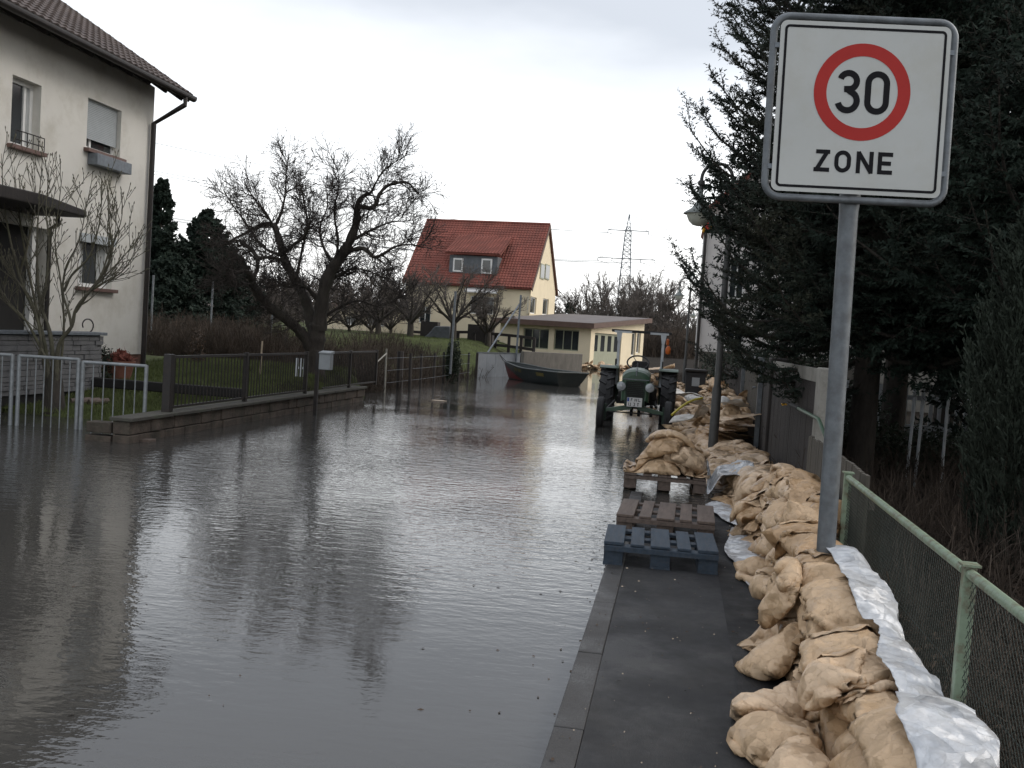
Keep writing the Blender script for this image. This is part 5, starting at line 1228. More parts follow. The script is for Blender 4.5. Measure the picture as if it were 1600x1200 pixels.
# --- the old fruit tree, limbs traced in space
TD = 19.6
def tp(px, py, dy=0.0): v = aty(px, py, TD + dy); return (v.x, v.y, v.z)
def trace(pts, dy0, dy1): n = len(pts); return [tp(x, y, dy0 + (dy1 - dy0) * k / (n - 1)) for k, (x, y) in enumerate(pts)]
L_ = [(trace([(493, 640), (494, 600), (493, 560), (494, 530), (497, 505)], 0, 0), [.24, .19, .175, .18, .17]),
      (trace([(488, 548), (472, 522), (455, 505), (425, 482), (400, 455), (393, 438)], 0, -1.0), [.12, .11, .10, .09, .085, .07]),
      (trace([(393, 438), (390, 427), (378, 424), (362, 427), (346, 432)], -1.0, -1.6), [.06, .045, .035, .025, .012]),
      (trace([(393, 438), (402, 420), (400, 400), (388, 385), (372, 376), (350, 378)], -1.0, -.6), [.05, .042, .038, .03, .022, .012]),
      (trace([(398, 404), (416, 402), (432, 404), (446, 410)], -.9, .2), [.035, .035, .035, .04]),
      (trace([(490, 520), (481, 480), (466, 445), (447, 412), (440, 388), (433, 364), (428, 352), (412, 350), (392, 360), (368, 372), (340, 386)], 0, 1.2), [.13, .11, .10, .09, .08, .065, .055, .045, .035, .025, .012]),
      (trace([(430, 353), (440, 330), (446, 300), (447, 268), (452, 240)], .8, 1.0), [.035, .028, .02, .014, .006]),
      (trace([(448, 392), (462, 380), (474, 372), (482, 355), (490, 330)], .4, -.5), [.04, .032, .026, .018, .008]),
      (trace([(498, 515), (503, 472), (513, 432), (530, 405), (545, 380), (556, 350), (558, 325)], 0, -.3), [.16, .13, .12, .105, .095, .08, .065]),
      (trace([(558, 325), (566, 323), (578, 325), (588, 318), (592, 305), (604, 291), (620, 286), (636, 285), (649, 297), (657, 305)], -.3, .6), [.055, .05, .045, .042, .038, .034, .03, .024, .014, .006]),
      (trace([(557, 328), (562, 312), (572, 304), (580, 300), (588, 284), (604, 262), (640, 240)], -.3, -1.0), [.05, .045, .035, .026, .018, .012, .005]),
      (trace([(533, 402), (548, 392), (567, 388), (578, 396), (586, 402), (600, 396), (616, 386), (640, 382), (662, 386)], 0, -1.2), [.05, .045, .045, .04, .035, .03, .022, .012, .006]),
      (trace([(503, 455), (506, 435), (516, 425), (524, 420)], .1, .4), [.08, .07, .05, .03]),
      (trace([(497, 470), (480, 450), (468, 446), (452, 448), (430, 440)], 0, -.9), [.05, .035, .03, .02, .01]),
      (trace([(512, 440), (530, 430), (552, 420), (580, 425), (610, 440)], 0, 1.0), [.04, .03, .022, .015, .007]),
      (trace([(500, 500), (530, 480), (560, 470), (590, 478), (620, 470)], .2, .9), [.035, .028, .02, .014, .006]),
      (trace([(462, 440), (470, 400), (480, 350), (474, 310), (468, 272)], .3, .8), [.035, .028, .02, .012, .005]),
      (trace([(438, 384), (420, 340), (398, 312), (382, 285)], .6, -.3), [.035, .026, .016, .006]),
      (trace([(440, 400), (410, 385), (385, 350), (362, 318), (350, 300)], .5, 1.3), [.035, .028, .02, .012, .005]),
      (trace([(546, 378), (575, 362), (608, 348), (640, 345)], -.1, .9), [.04, .026, .014, .006]),
      (trace([(520, 430), (528, 380), (522, 330), (530, 290), (526, 258)], -.1, -1.0), [.035, .028, .018, .010, .005]),
      (trace([(520, 410), (505, 385), (500, 355), (512, 320), (508, 285)], .1, .9), [.035, .028, .02, .013, .006])]
at_ = tag(empty('fruit_tree'), 'old gnarled bare fruit tree with three crooked limbs behind the railing', 'tree')
limb_mb([a for a, b_ in L_], [b_ for a, b_ in L_], 9).build('trunk', M['bark'], at_, smooth=True, ang=80)
g = rng(4); Pm = smooth_paths([a for a, b_ in L_[1:]], 9); Rm = np.array([np.interp(np.linspace(0, 1, 9), np.linspace(0, 1, len(b_)), b_) for a, b_ in L_[1:]])
cen = np.array(tp(500, 420)); allp = []
k1, q1 = kids(Pm, np.minimum(Rm, .03) * 1.0, 21, .56, 1.0, .05, 7, .17, .62, g, t0=.2, Lfall=.1, out=.12, centre=cen)
k2, q2 = kids(k1, np.maximum(q1, .009), 7, .50, .85, .10, 5, .16, .62, g, t0=.15)
k3, q3 = kids(k2, np.maximum(q2, .006), 4, .24, .8, .05, 4, .14, .7, g, t0=.2)
k4, q4 = kids(Pm, np.full_like(Rm, .011), 10, .42, .9, .45, 6, .08, .8, g, t0=.3, Lfall=.0)      # water shoots
parts = [seg_mesh(*to_segs(k1, np.maximum(q1, .0060)), 4), seg_mesh(*to_segs(k2, np.maximum(q2 * .8, .0043)), 3), seg_mesh(*to_segs(k3, np.maximum(q3 * .7, .0035)), 3), seg_mesh(*to_segs(k4, np.maximum(q4 * .7, .0055)), 3)]
np_mesh('crown', *merge(parts), M['twig'], at_)

def bare_tree(x, y, z, H, W, seed, label, cat='tree', group=None, trunk_h=.25, stems=7, tw='twig', m1=9, m2=6, m3=3, rmin=.008, up=.12, fan=.75, r0=.05, name='bare_tree', parts_=True, lean=0):
    g = rng(seed); root = tag(empty(name, (x, y, z)), label, cat, group); th = H * trunk_h; main = []
    for k in range(stems):
        a = 2 * math.pi * (k + g.uniform(-.3, .3)) / stems; sp = fan * g.uniform(.35, 1.0); p = [np.array([0, 0, th * g.uniform(.75, 1)])]; d = np.array([math.cos(a) * sp, math.sin(a) * sp, 1.0])
        K = 7
        for j in range(K): d = d + g.normal(size=3) * .12; d[2] = abs(d[2]) + up; d /= np.linalg.norm(d); p.append(p[-1] + d * (H - th) / K * g.uniform(.8, 1.08) * np.array([W / H * 1.6, W / H * 1.6, 1]))
        main.append(np.array(p))
    main = np.array(main); Rm = np.linspace(r0 * .55, r0 * .10, 8)[None].repeat(stems, 0) * g.uniform(.7, 1.1, (stems, 1))
    b = MB(); b.tube([(0, 0, -.4), (.02, 0, th * .4), (0, 0, th), (0, 0, th * 1.15)], [r0 * 1.3, r0 * 1.05, r0 * .95, r0 * .5], 8)
    for p, r in zip(main, Rm): b.tube([tuple(v) for v in p], list(r), 6)
    b.build('trunk', M['bark'], root, smooth=True, ang=80)
    k1, q1 = kids(main, Rm, m1, H * .30, .65, up, 6, .12, .6, g, t0=.12, Lfall=.35); k2, q2 = kids(k1, q1, m2, H * .15, .6, up, 5, .12, .6, g)
    pp = [seg_mesh(*to_segs(k1, np.maximum(q1, rmin)), 4), seg_mesh(*to_segs(k2, np.maximum(q2, rmin * .75)), 3)]
    if m3: k3, q3 = kids(k2, q2, m3, H * .08, .6, up, 4, .1, .6, g); pp.append(seg_mesh(*to_segs(k3, np.maximum(q3, rmin * .6)), 3))
    np_mesh('crown', *merge(pp), M[tw], root); return root

# --- conifers
def conifer(x, y, z, H, Rb, seed, label, group=None, z0=1.2, nb=170, m2=9, m3=7, nm='needle', needles=34, nl=.022, tipup=.25, r0=.14, droop=.25, dens2=.42, name='spruce', lean=(0, 0), pw=.8, hang=.0, hot=None, nwf=.2):
    g = rng(seed); root = tag(empty(name, (x, y, z)), label, 'tree', group)
    b = MB(); b.tube([(lean[0] * t * t, lean[1] * t * t, -.3 + (H + .3) * t) for t in np.linspace(0, 1, 12)], [r0 * (1 - t) ** .8 + .01 for t in np.linspace(0, 1, 12)], 10); b.build('trunk', M['bark'], root, smooth=True, ang=80)
    zz = z0 + (H - z0) * (np.sort(g.random(nb)) ** 1.15); az = g.uniform(0, 2 * math.pi, nb); rel = (H - zz) / (H - z0); Lb = Rb * rel ** pw * g.uniform(.72, 1.12, nb) + .12
    if hot: zz[:len(hot)] = [h[0] for h in hot]; az[:len(hot)] = [h[1] for h in hot]; Lb[:len(hot)] = [h[2] for h in hot]
    K = 8; P = np.zeros((nb, K, 3)); tt = np.linspace(0, 1, K); ca, sa = np.cos(az), np.sin(az)
    zc = (tt[None] * (.28 * rel[:, None] * -1 + .30) - droop * np.sin(tt * math.pi * .8)[None] + tipup * tt[None] ** 3) * Lb[:, None]
    P[..., 0] = ca[:, None] * tt[None] * Lb[:, None]; P[..., 1] = sa[:, None] * tt[None] * Lb[:, None]; P[..., 2] = zz[:, None] + zc
    P += np.cumsum(g.normal(size=P.shape) * .012 * Lb[:, None, None], axis=1); Rm = (.010 + .014 * Lb)[:, None] * (1.02 - .9 * tt[None])
    def side(P, Rd, m, L, t0, dz, Lf):
        N_, K0 = P.shape[:2]; idx = np.repeat(np.arange(N_), m); t = np.tile(t0 + (1 - t0) * (np.arange(m) + .5) / m, N_) + g.uniform(-.03, .03, N_ * m); t = np.clip(t, 0, .995); f = t * (K0 - 1); i = np.minimum(f.astype(int), K0 - 2); a = (f - i)[:, None]
        p = P[idx, i] * (1 - a) + P[idx, i + 1] * a; tan = P[idx, i + 1] - P[idx, i]; tan /= np.linalg.norm(tan, axis=1, keepdims=True) + 1e-9
        lat = np.cross(tan, [0, 0, 1]); lat /= np.linalg.norm(lat, axis=1, keepdims=True) + 1e-9; lat *= np.where(np.arange(len(p)) % 2, 1, -1)[:, None]
        d = tan * .72 + lat * g.uniform(.45, .95, (len(p), 1)) + g.normal(size=p.shape) * .14; d[:, 2] += dz; d /= np.linalg.norm(d, axis=1, keepdims=True)
        full = np.linalg.norm(P[idx, -1] - P[idx, 0], axis=1); Ls = L * full * (1 - Lf * t) * g.uniform(.6, 1.15, len(p)); C = np.zeros((len(p), 4, 3)); C[:, 0] = p
        for k in range(1, 4): d[:, 2] += (.06 - hang * .4); d /= np.linalg.norm(d, axis=1, keepdims=True); C[:, k] = C[:, k - 1] + d * (Ls / 3)[:, None]
        return C, np.linspace(1, .4, 4)[None] * .005 * np.ones((len(p), 1))
    s1, r1_ = side(P, Rm, m2, dens2, .12, -.10 - hang, .55); s2, r2_ = side(s1, r1_, m3, .42, .05, -.08 - hang * .6, .4)
    pp = [seg_mesh(*to_segs(P, Rm), 4), seg_mesh(*to_segs(s1, r1_), 3)]; np_mesh('branches', *merge(pp), M['bark'], root)
    NV, NF, off = [], [], 0
    for (A, per) in ((P[:, 4:], needles), (s1, needles), (s2, int(needles * .75))):
        Sa, Sb = A[:, :-1].reshape(-1, 3), A[:, 1:].reshape(-1, 3); ln = np.linalg.norm(Sb - Sa, axis=1); cnt = np.maximum(1, (ln * per).astype(int)); idx = np.repeat(np.arange(len(Sa)), cnt); u = g.random(len(idx))[:, None]
        p = Sa[idx] * (1 - u) + Sb[idx] * u; tan = (Sb - Sa)[idx]; tan /= np.linalg.norm(tan, axis=1, keepdims=True) + 1e-9; q = g.normal(size=p.shape); q -= tan * (q * tan).sum(1, keepdims=True); q /= np.linalg.norm(q, axis=1, keepdims=True) + 1e-9
        d = tan * .65 + q; d /= np.linalg.norm(d, axis=1, keepdims=True); w_ = np.cross(d, tan); w_ /= np.linalg.norm(w_, axis=1, keepdims=True) + 1e-9
        l = nl * g.uniform(.7, 1.2, (len(p), 1)); ww = l * nwf
        V = np.stack([p - w_ * ww, p + w_ * ww, p + d * l + w_ * ww * .3, p + d * l - w_ * ww * .3], 1); NV.append(V.reshape(-1, 3)); NF.append(np.arange(len(p) * 4).reshape(-1, 4) + off); off += len(p) * 4
    np_mesh('crown', np.concatenate(NV), np.concatenate(NF), M[nm], root)
    return root
# hand-placed tip directions so that the spruce reaches over the lamp: (height, azimuth, length)
PI = math.pi
hot = []
SX, SY = 2.15, 12.0
for px, py, Y in ((1062, 392, 11.2), (1068, 300 + 90, 12.4), (1075, 178, 11.8), (1100, 160, 12.4), (1115, 96, 11.6), (1122, 152, 12.3), (1168, 8, 12.0), (1160, 52, 11.8), (1062, 415, 12.0), (1095, 455, 12.3), (1110, 480, 11.5), (1130, 500, 12.0), (1180, 540, 11.2), (1105, 210, 12.4), (1140, 60, 12.3), (1150, 30, 12.6)):
    v = aty(px, py, Y); dx, dy = v.x - SX, v.y - SY; L = math.hypot(dx, dy); rel = .6
    hot.append((v.z - (.30 - .28 * rel - .16 + .25) * L, math.atan2(dy, dx), L))
conifer(SX, SY, .1, 12.5, 2.15, 1, 'great dark spruce behind the sign whose branches reach over the nearest lamp', 'dark conifers in the right garden', z0=1.75, nb=300, m2=23, m3=10, needles=85, nl=.036, hot=hot, pw=.55, r0=.15, dens2=.36, nwf=.22)
conifer(3.75, 11.0, .1, 13, 2.5, 2, 'broad dark spruce directly behind the right edge of the sign', 'dark conifers in the right garden', z0=1.9, nb=280, m2=15, m3=9, nm='needle2', needles=60, nl=.05, pw=.5, r0=.18, hang=.12, nwf=.25)
conifer(3.6, 17.5, .1, 15, 3.0, 3, 'tall hanging spruce deep in the garden between the two front spruces', 'dark conifers in the right garden', z0=2.5, nb=260, m2=12, m3=8, nm='needle2', needles=38, nl=.08, pw=.5, r0=.2, hang=.35, nwf=.28)
conifer(7.0, 15.0, .1, 15, 3.4, 5, 'dark spruce at the far right behind the thuja', 'dark conifers in the right garden', z0=.4, nb=260, m2=12, m3=8, nm='needle2', needles=34, nl=.09, pw=.45, r0=.2, hang=.1, nwf=.28)
conifer(5.4, 21.5, .1, 16, 3.4, 6, 'rearmost spruce in the right garden seen between the others', 'dark conifers in the right garden', z0=2.7, nb=260, m2=12, m3=7, nm='needle2', needles=30, nl=.11, pw=.45, r0=.2, hang=.2, nwf=.28)
conifer(10.5, 23.0, .1, 15, 3.8, 16, 'big dark spruce beyond the garden at the right edge, behind the thuja', 'dark conifers in the right garden', z0=.4, nb=240, m2=12, m3=7, nm='needle2', needles=28, nl=.12, pw=.45, r0=.2, hang=.1, nwf=.28)
conifer(2.4, 24.0, .0, 9, 1.9, 7, 'smaller spruce beside the white house wall', 'dark conifers in the right garden', z0=.5, nb=150, m2=9, m3=6, nm='needle2', needles=26, nl=.06, pw=.6, r0=.12)
# left background conifers
for k, (px, pyt, pyb, D, Rb) in enumerate(((243, 283, 520, 34, 1.5), (316, 330, 520, 38, 2.7), (262, 400, 520, 33, 1.5), (366, 402, 500, 52, 1.7), (205, 300, 520, 40, 2.0))):
    v = aty(px, pyb, D); H = aty(px, pyt, D).z - G(v.x, D)
    conifer(v.x, D, G(v.x, D), H, Rb, 30 + k, ['slim tall conifer just right of the cream house corner', 'broad rounded conifer left of the fruit tree', 'low dark conifer between the slim and the broad one', 'distant conifer seen through the fruit tree', 'conifer mostly hidden behind the cream house'][k], 'dark conifers beyond the left garden', z0=.25, nb=240, m2=11, m3=6, nm='needle2', needles=30, nl=.11, pw=[1.0, .95, .8, .8, .8][k], r0=.1, nwf=.35)
# thuja column
def thuja(x, y, z, H, Rr, seed, label):
    g = rng(seed); root = tag(empty('thuja', (x, y, z)), label, 'shrub'); b = MB(); b.tube([(0, 0, -.1), (0, 0, H * .9)], [.06, .01], 8); b.build('trunk', M['bark'], root)
    n = 2600; t = g.random(n); a = g.uniform(0, 2 * PI, n); r = Rr * (np.sin(np.clip(t * 1.0 + .12, 0, 1) * PI) ** .55) * g.uniform(.55, 1.03, n) * (1 + .13 * np.sin(a * 5 + t * 9)); base = np.stack([r * np.cos(a) * .8, r * np.sin(a) * .8, t * H * .95], 1)
    d = np.stack([np.cos(a) * .35, np.sin(a) * .35, np.full(n, 1.0)], 1) + g.normal(size=(n, 3)) * .15; d /= np.linalg.norm(d, axis=1, keepdims=True); L = g.uniform(.10, .26, n); P = np.zeros((n, 4, 3)); P[:, 0] = base
    for k in range(1, 4): P[:, k] = P[:, k - 1] + d * (L / 3)[:, None]
    k1, q1 = kids(P, np.full((n, 4), .004), 8, .075, .7, .2, 3, .1, .9, g, t0=.0, Lfall=.3); S0, S1, _, _ = to_segs(k1, q1); dd = S1 - S0; dd /= np.linalg.norm(dd, axis=1, keepdims=True) + 1e-9; w_ = np.cross(dd, g.normal(size=dd.shape)); w_ /= np.linalg.norm(w_, axis=1, keepdims=True) + 1e-9; w_ *= .007
    V = np.stack([S0 - w_, S0 + w_, S1 + w_ * .5, S1 - w_ * .5], 1).reshape(-1, 3); v2, f2 = seg_mesh(*to_segs(P, np.full((n, 4), .004)), 3); F = np.arange(len(V)).reshape(-1, 4)
    np_mesh('crown', *merge([(V, F), (v2, f2)]), M['thuja'], root)
thuja(2.62, 7.9, .1, 3.15, .56, 8, 'narrow upright thuja standing at the right edge behind the green fence')
thuja(3.75, 7.2, .1, 3.6, .7, 9, 'second thuja cut off by the right edge of the picture')

# --- magnolia like shrub in front of the cream house
def sp_(px, py, D): v = aty(px, py, D); return (v.x, v.y, v.z)
SD = 13.6
stems = [[(84, 655), (78, 600), (66, 520), (30, 430), (8, 330), (2, 240)], [(80, 655), (72, 590), (60, 500), (40, 400), (28, 320), (22, 260)], [(86, 655), (84, 580), (78, 520), (62, 470), (58, 400), (60, 330), (66, 250)],
         [(90, 655), (88, 600), (92, 540), (112, 510), (120, 480), (150, 445), (185, 410), (210, 380)], [(112, 512), (108, 490), (98, 455), (104, 415), (120, 385), (130, 350), (135, 310)], [(118, 488), (140, 455), (158, 430), (170, 395), (188, 350), (192, 320)],
         [(88, 600), (96, 560), (100, 500), (95, 440), (86, 380), (92, 320), (98, 268)], [(60, 560), (64, 530), (50, 470), (28, 440), (12, 420)], [(140, 455), (165, 440), (190, 425), (212, 395)], [(30, 430), (44, 380), (52, 330), (56, 290)], [(100, 455), (112, 430), (140, 400), (155, 350), (160, 300)], [(150, 445), (170, 410), (175, 380), (170, 345), (168, 300)],
         [(72, 560), (40, 500), (10, 470), (-20, 420)], [(60, 500), (72, 440), (76, 380), (72, 330), (76, 275)]]
mg = tag(empty('flowering_shrub'), 'large bare many-stemmed shrub with upright budded twigs before the cream house', 'shrub')
g = rng(12); pts3 = []; rad3 = []
for k, s_ in enumerate(stems):
    o = g.uniform(-.5, .5); n = len(s_); root0 = 0 if s_[0][1] > 600 else .6
    pts3.append([sp_(x, y, SD + o * (root0 + (1 - root0) * j / (n - 1))) for j, (x, y) in enumerate(s_)]); r0_ = .042 if s_[0][1] > 640 else .022; rad3.append(list(np.linspace(r0_, .0035, n)))
limb_mb(pts3, rad3, 6, 4).build('trunk', M['shrubbark'], mg, smooth=True, ang=80)
b = MB(); v = sp_(84, 662, SD); b.tube([(v[0], v[1], -.15), (v[0] - .02, v[1], .25), (v[0] - .02, v[1], .5), (v[0] - .03, v[1], .72)], [.20, .15, .12, .06], 10); b.build('stump', M['bark'], mg, smooth=True)
Pm = smooth_paths(pts3, 9); Rm = np.array([np.interp(np.linspace(0, 1, 9), np.linspace(0, 1, len(r)), r) for r in rad3])
k1, q1 = kids(Pm, np.minimum(Rm, .012), 13, .60, .7, .3, 6, .10, .7, g, t0=.25, Lfall=.2); k2, q2 = kids(k1, np.maximum(q1, .005), 3, .25, .7, .3, 4, .08, .7, g, t0=.2)
bud0 = np.concatenate([k1[:, -1], k2[:, -1]]); dr_ = np.concatenate([k1[:, -1] - k1[:, -2], k2[:, -1] - k2[:, -2]]); dr_ /= np.linalg.norm(dr_, axis=1, keepdims=True)
parts = [seg_mesh(*to_segs(k1, np.maximum(q1, .0050)), 4), seg_mesh(*to_segs(k2, np.maximum(q2, .0038)), 3), seg_mesh(bud0, bud0 + dr_ * .02, np.full(len(bud0), .0075), np.full(len(bud0), .007), 5), seg_mesh(bud0 + dr_ * .02, bud0 + dr_ * .04, np.full(len(bud0), .007), np.full(len(bud0), .001), 5)]
np_mesh('crown', *merge(parts), M['shrubbark'], mg)

# --- fan shaped garden trees in front of the yellow house
for k, (px, pyb, pyt, D, W_) in enumerate(((640, 530, 418, 46, 2.9), (707, 532, 410, 47, 2.7), (762, 534, 452, 49, 2.0), (590, 525, 440, 50, 2.4))):
    v = aty(px, pyb, D); z = G(v.x, D); H = aty(px, pyt, D).z - z
    bare_tree(v.x, D, z, H, W_, 50 + k, ['fan shaped bare garden tree at the left end of the yellow house', 'bare garden tree beside the grey mast before the yellow house', 'smallest bare garden tree before the awning window', 'bare garden tree before the low yellow wing'][k], group='bare garden trees on the mound', trunk_h=.24, stems=9, m1=9, m2=6, m3=3, rmin=.010, fan=1.1, up=.05, r0=.15, tw='twiggrey')
# scrub behind the left garden
sc = 0
for (px, pyt, D, W_) in ((330, 425, 48, 3.5), (385, 420, 50, 3.5), (420, 428, 46, 3.2), (455, 420, 52, 3.5), (500, 430, 50, 3.2), (545, 420, 54, 3.4), (580, 430, 52, 3.0), (290, 420, 46, 3.2), (610, 405, 58, 3.0), (250, 430, 42, 3)):
    v = aty(px, 520, D); z = G(v.x, D); H = aty(px, pyt, D).z - z
    bare_tree(v.x, D, z, H, W_, 80 + sc, ['dense bare scrub tree in the dark thicket', ][0] + ' beyond the garden behind the fruit tree', group='bare scrub trees behind the left garden', trunk_h=.06, stems=12, m1=10, m2=6, m3=3, rmin=.014, fan=1.2, up=.04, r0=.09, tw='twiggrey'); sc += 1
# far trees around the pylon
for k, (px, pyt, D, W_, st_) in enumerate(((938, 432, 120, 9, 9), (905, 455, 115, 6, 8), (995, 440, 118, 8, 12), (1018, 436, 125, 8, 14), (975, 455, 112, 7, 12), (1040, 470, 100, 6, 12), (870, 468, 110, 5, 9), (960, 470, 105, 6, 10), (1058, 490, 95, 5, 10), (925, 480, 100, 6, 12), (1010, 475, 98, 7, 14), (1075, 492, 110, 6, 10))):
    v = aty(px, 530, D); z = G(v.x, D); H = aty(px, pyt, D).z - z
    bare_tree(v.x, D, z, H, W_, 120 + k, ['tall bare tree left of the pylon, standing freest', 'slim bare tree right of the yellow gable', 'bare willow directly right of the pylon', 'highest bare willow right of the pylon', 'bare bush at the foot of the pylon', 'dark bare bush left of the middle lamp head', 'bare tree behind the annex roof next to the gable', 'low bare bush left of the pylon foot', 'low bare bush beneath the middle lamp', 'bushy bare tree above the annex roof', 'dense bare bush between annex and middle lamp', 'bare bush behind the farthest lamp'][k], group='bare trees beyond the annex', trunk_h=.10, stems=st_, m1=10, m2=6, m3=3, rmin=.026, fan=.7, up=.10, r0=.22, tw='twiggrey')
for k, (px, pyt, D) in enumerate(((886, 475, 105),)):
    v = aty(px, 530, D); conifer(v.x, D, G(v.x, D), aty(px, pyt, D).z - G(v.x, D), 1.3, 60, 'small pointed conifer between the yellow gable and the pylon', z0=.4, nb=90, m2=6, m3=4, nm='needle2', needles=10, nl=.2, r0=.12)
# far wood: one mass
g = rng(9); n = 520; xx = g.uniform(-95, 130, n); yy = g.uniform(125, 210, n); hh = g.uniform(3.0, 7.5, n) * (1 + .3 * np.sin(xx * .09)); P = np.zeros((n * 7, 6, 3)); c = 0
for i in range(n):
    for s_ in range(7):
        a = g.uniform(0, 6.28); sp2 = g.uniform(.05, .5); z0_ = 0.9; P[c, :, 0] = xx[i] + math.cos(a) * sp2 * np.linspace(0, hh[i], 6) ; P[c, :, 1] = yy[i] + math.sin(a) * sp2 * np.linspace(0, hh[i], 6); P[c, :, 2] = z0_ + np.linspace(0, hh[i], 6) * g.uniform(.7, 1); c += 1
k1, q1 = kids(P, np.full((n * 7, 6), .08), 9, 1.7, .6, .1, 3, .1, .7, g)
np_mesh('wood', *merge([seg_mesh(*to_segs(P, np.linspace(.12, .04, 6)[None].repeat(n * 7, 0)), 3), seg_mesh(*to_segs(k1, np.maximum(q1, .045)), 3)]), M['twiggrey']); bpy.data.objects['wood']['kind'] = 'stuff'; tag(bpy.data.objects['wood'], 'low bare winter wood along the horizon', 'wood')
# bramble thicket behind the railing, one tangle
def thicket(name, boxes, h, n, label, mt, seed, r=.006, up=.5, m=4, cat='bushes', L=.4):
    g = rng(seed); PP = []
    for (x0, x1, y0, y1), share in boxes:
        k = int(n * share); x = g.uniform(x0, x1, k); y = g.uniform(y0, y1, k); z = np.array([G(a, c_) for a, c_ in zip(x, y)]); H = h * g.uniform(.5, 1.1, k); d = g.normal(size=(k, 3)) * .28; d[:, 2] = 1; P = np.zeros((k, 5, 3)); P[:, 0] = np.stack([x, y, z - .05], 1)
        for j in range(1, 5): d += g.normal(size=d.shape) * .14; P[:, j] = P[:, j - 1] + d / np.linalg.norm(d, axis=1, keepdims=True) * (H / 4)[:, None]
        PP.append(P)
    P = np.concatenate(PP); k1, q1 = kids(P, np.full(P.shape[:2], r), m, L, .8, .1, 4, .2, .8, g); k2, q2 = kids(k1, q1, 3, L * .5, .8, .1, 3, .2, .8, g)
    o = np_mesh(name, *merge([seg_mesh(*to_segs(P, np.full(P.shape[:2], r)), 3), seg_mesh(*to_segs(k1, q1), 3), seg_mesh(*to_segs(k2, q2), 3)]), M[mt]); return tag(o, label, cat, kind='stuff')
M['bramble'] = mat('bramble_stems', (.045, .032, .022), .9, .5, 1.5, 0)
thicket('brambles', [((-13, -7.3, 22.5, 26), .6), ((-19, -13, 24, 32), .4)], 1.15, 2600, 'brown tangle of brambles behind the garden railing', 'bramble', 21, .008, L=.5)
thicket('flooded_brambles', [((-10.5, -6.9, 23, 36), 1.0)], 1.0, 1700, 'thin brown stems standing in the water along the wire fence', 'bramble', 22, .007)
thicket('undergrowth', [((1.25, 3.2, 2.4, 10.5), .5), ((3.2, 6, 5, 14), .35), ((1.5, 3.4, 10.5, 16), .2)], .62, 2900, 'brown dry stems and shoots in the dark garden behind the green fence', 'bramble', 23, .0035, L=.22)
thicket('far_undergrowth', [((-4.5, 1.5, 78, 92), 1.0)], 2.4, 600, 'dark scrub closing the end of the flooded street', 'bramble', 24, .03, L=1.0)
# hedges and bushes on the right: leafy clumps
def leafy(x, y, z, rx, ry, rz_, n, size, seed, mt, name, label, cat='shrub', group=None, kind=None):
    g = rng(seed); u = g.normal(size=(n, 3)); u /= np.linalg.norm(u, axis=1, keepdims=True); u *= (g.random((n, 1)) ** .4); u *= 1 + .22 * np.sin(u[:, :1] * 7 + seed) * np.cos(u[:, 1:2] * 5)
    p = u * [rx, ry, rz_] + [0, 0, rz_]; a = g.normal(size=(n, 3)); a /= np.linalg.norm(a, axis=1, keepdims=True); b_ = np.cross(a, g.normal(size=(n, 3))); b_ /= np.linalg.norm(b_, axis=1, keepdims=True); s_ = size * g.uniform(.5, 1.2, (n, 1))
    V = np.stack([p - a * s_, p + b_ * s_ * .45, p + a * s_, p - b_ * s_ * .45], 1).reshape(-1, 3); root = tag(empty(name, (x, y, z)), label, cat, group, kind)
    np_mesh('foliage', V, np.arange(n * 4).reshape(-1, 4), M[mt], root)
    st = MB(); 
    for k in range(7): an = g.uniform(0, 6.28); st.tube([(0, 0, -.05), (math.cos(an) * rx * .3, math.sin(an) * ry * .3, rz_ * .8), (math.cos(an) * rx * .6, math.sin(an) * ry * .6, rz_ * 1.5)], [.02, .012, .005], 5)
    st.build('stem', M['bark'], root); return root
leafy(1.9, 31, -.1, 1.3, 1.0, .95, 6000, .05, 3, 'ivy', 'bush', 'dark evergreen bush at the foot of the white house')
leafy(3.4, 30, -.1, 1.4, 1.1, 1.0, 6000, .05, 4, 'ivy', 'bush', 'dark evergreen bush right of the white house window')
leafy(2.2, 20, .0, .9, .9, .75, 5000, .04, 5, 'ivy', 'bush', 'dark low bush behind the garden door')
leafy(2.3, 14.6, .1, .7, .9, .6, 5000, .035, 6, 'ivy', 'bush', 'dark low bush behind the double gate')
leafy(4.9, 10.2, .1, 1.3, 1.0, 1.0, 9000, .04, 7, 'ivy', 'bush', 'dark bush between the thuja and the stakes')
leafy(3.2, 13.6, .1, .8, .6, .35, 3500, .035, 8, 'ivy', 'bush', 'flat dark bush before the picket fence')
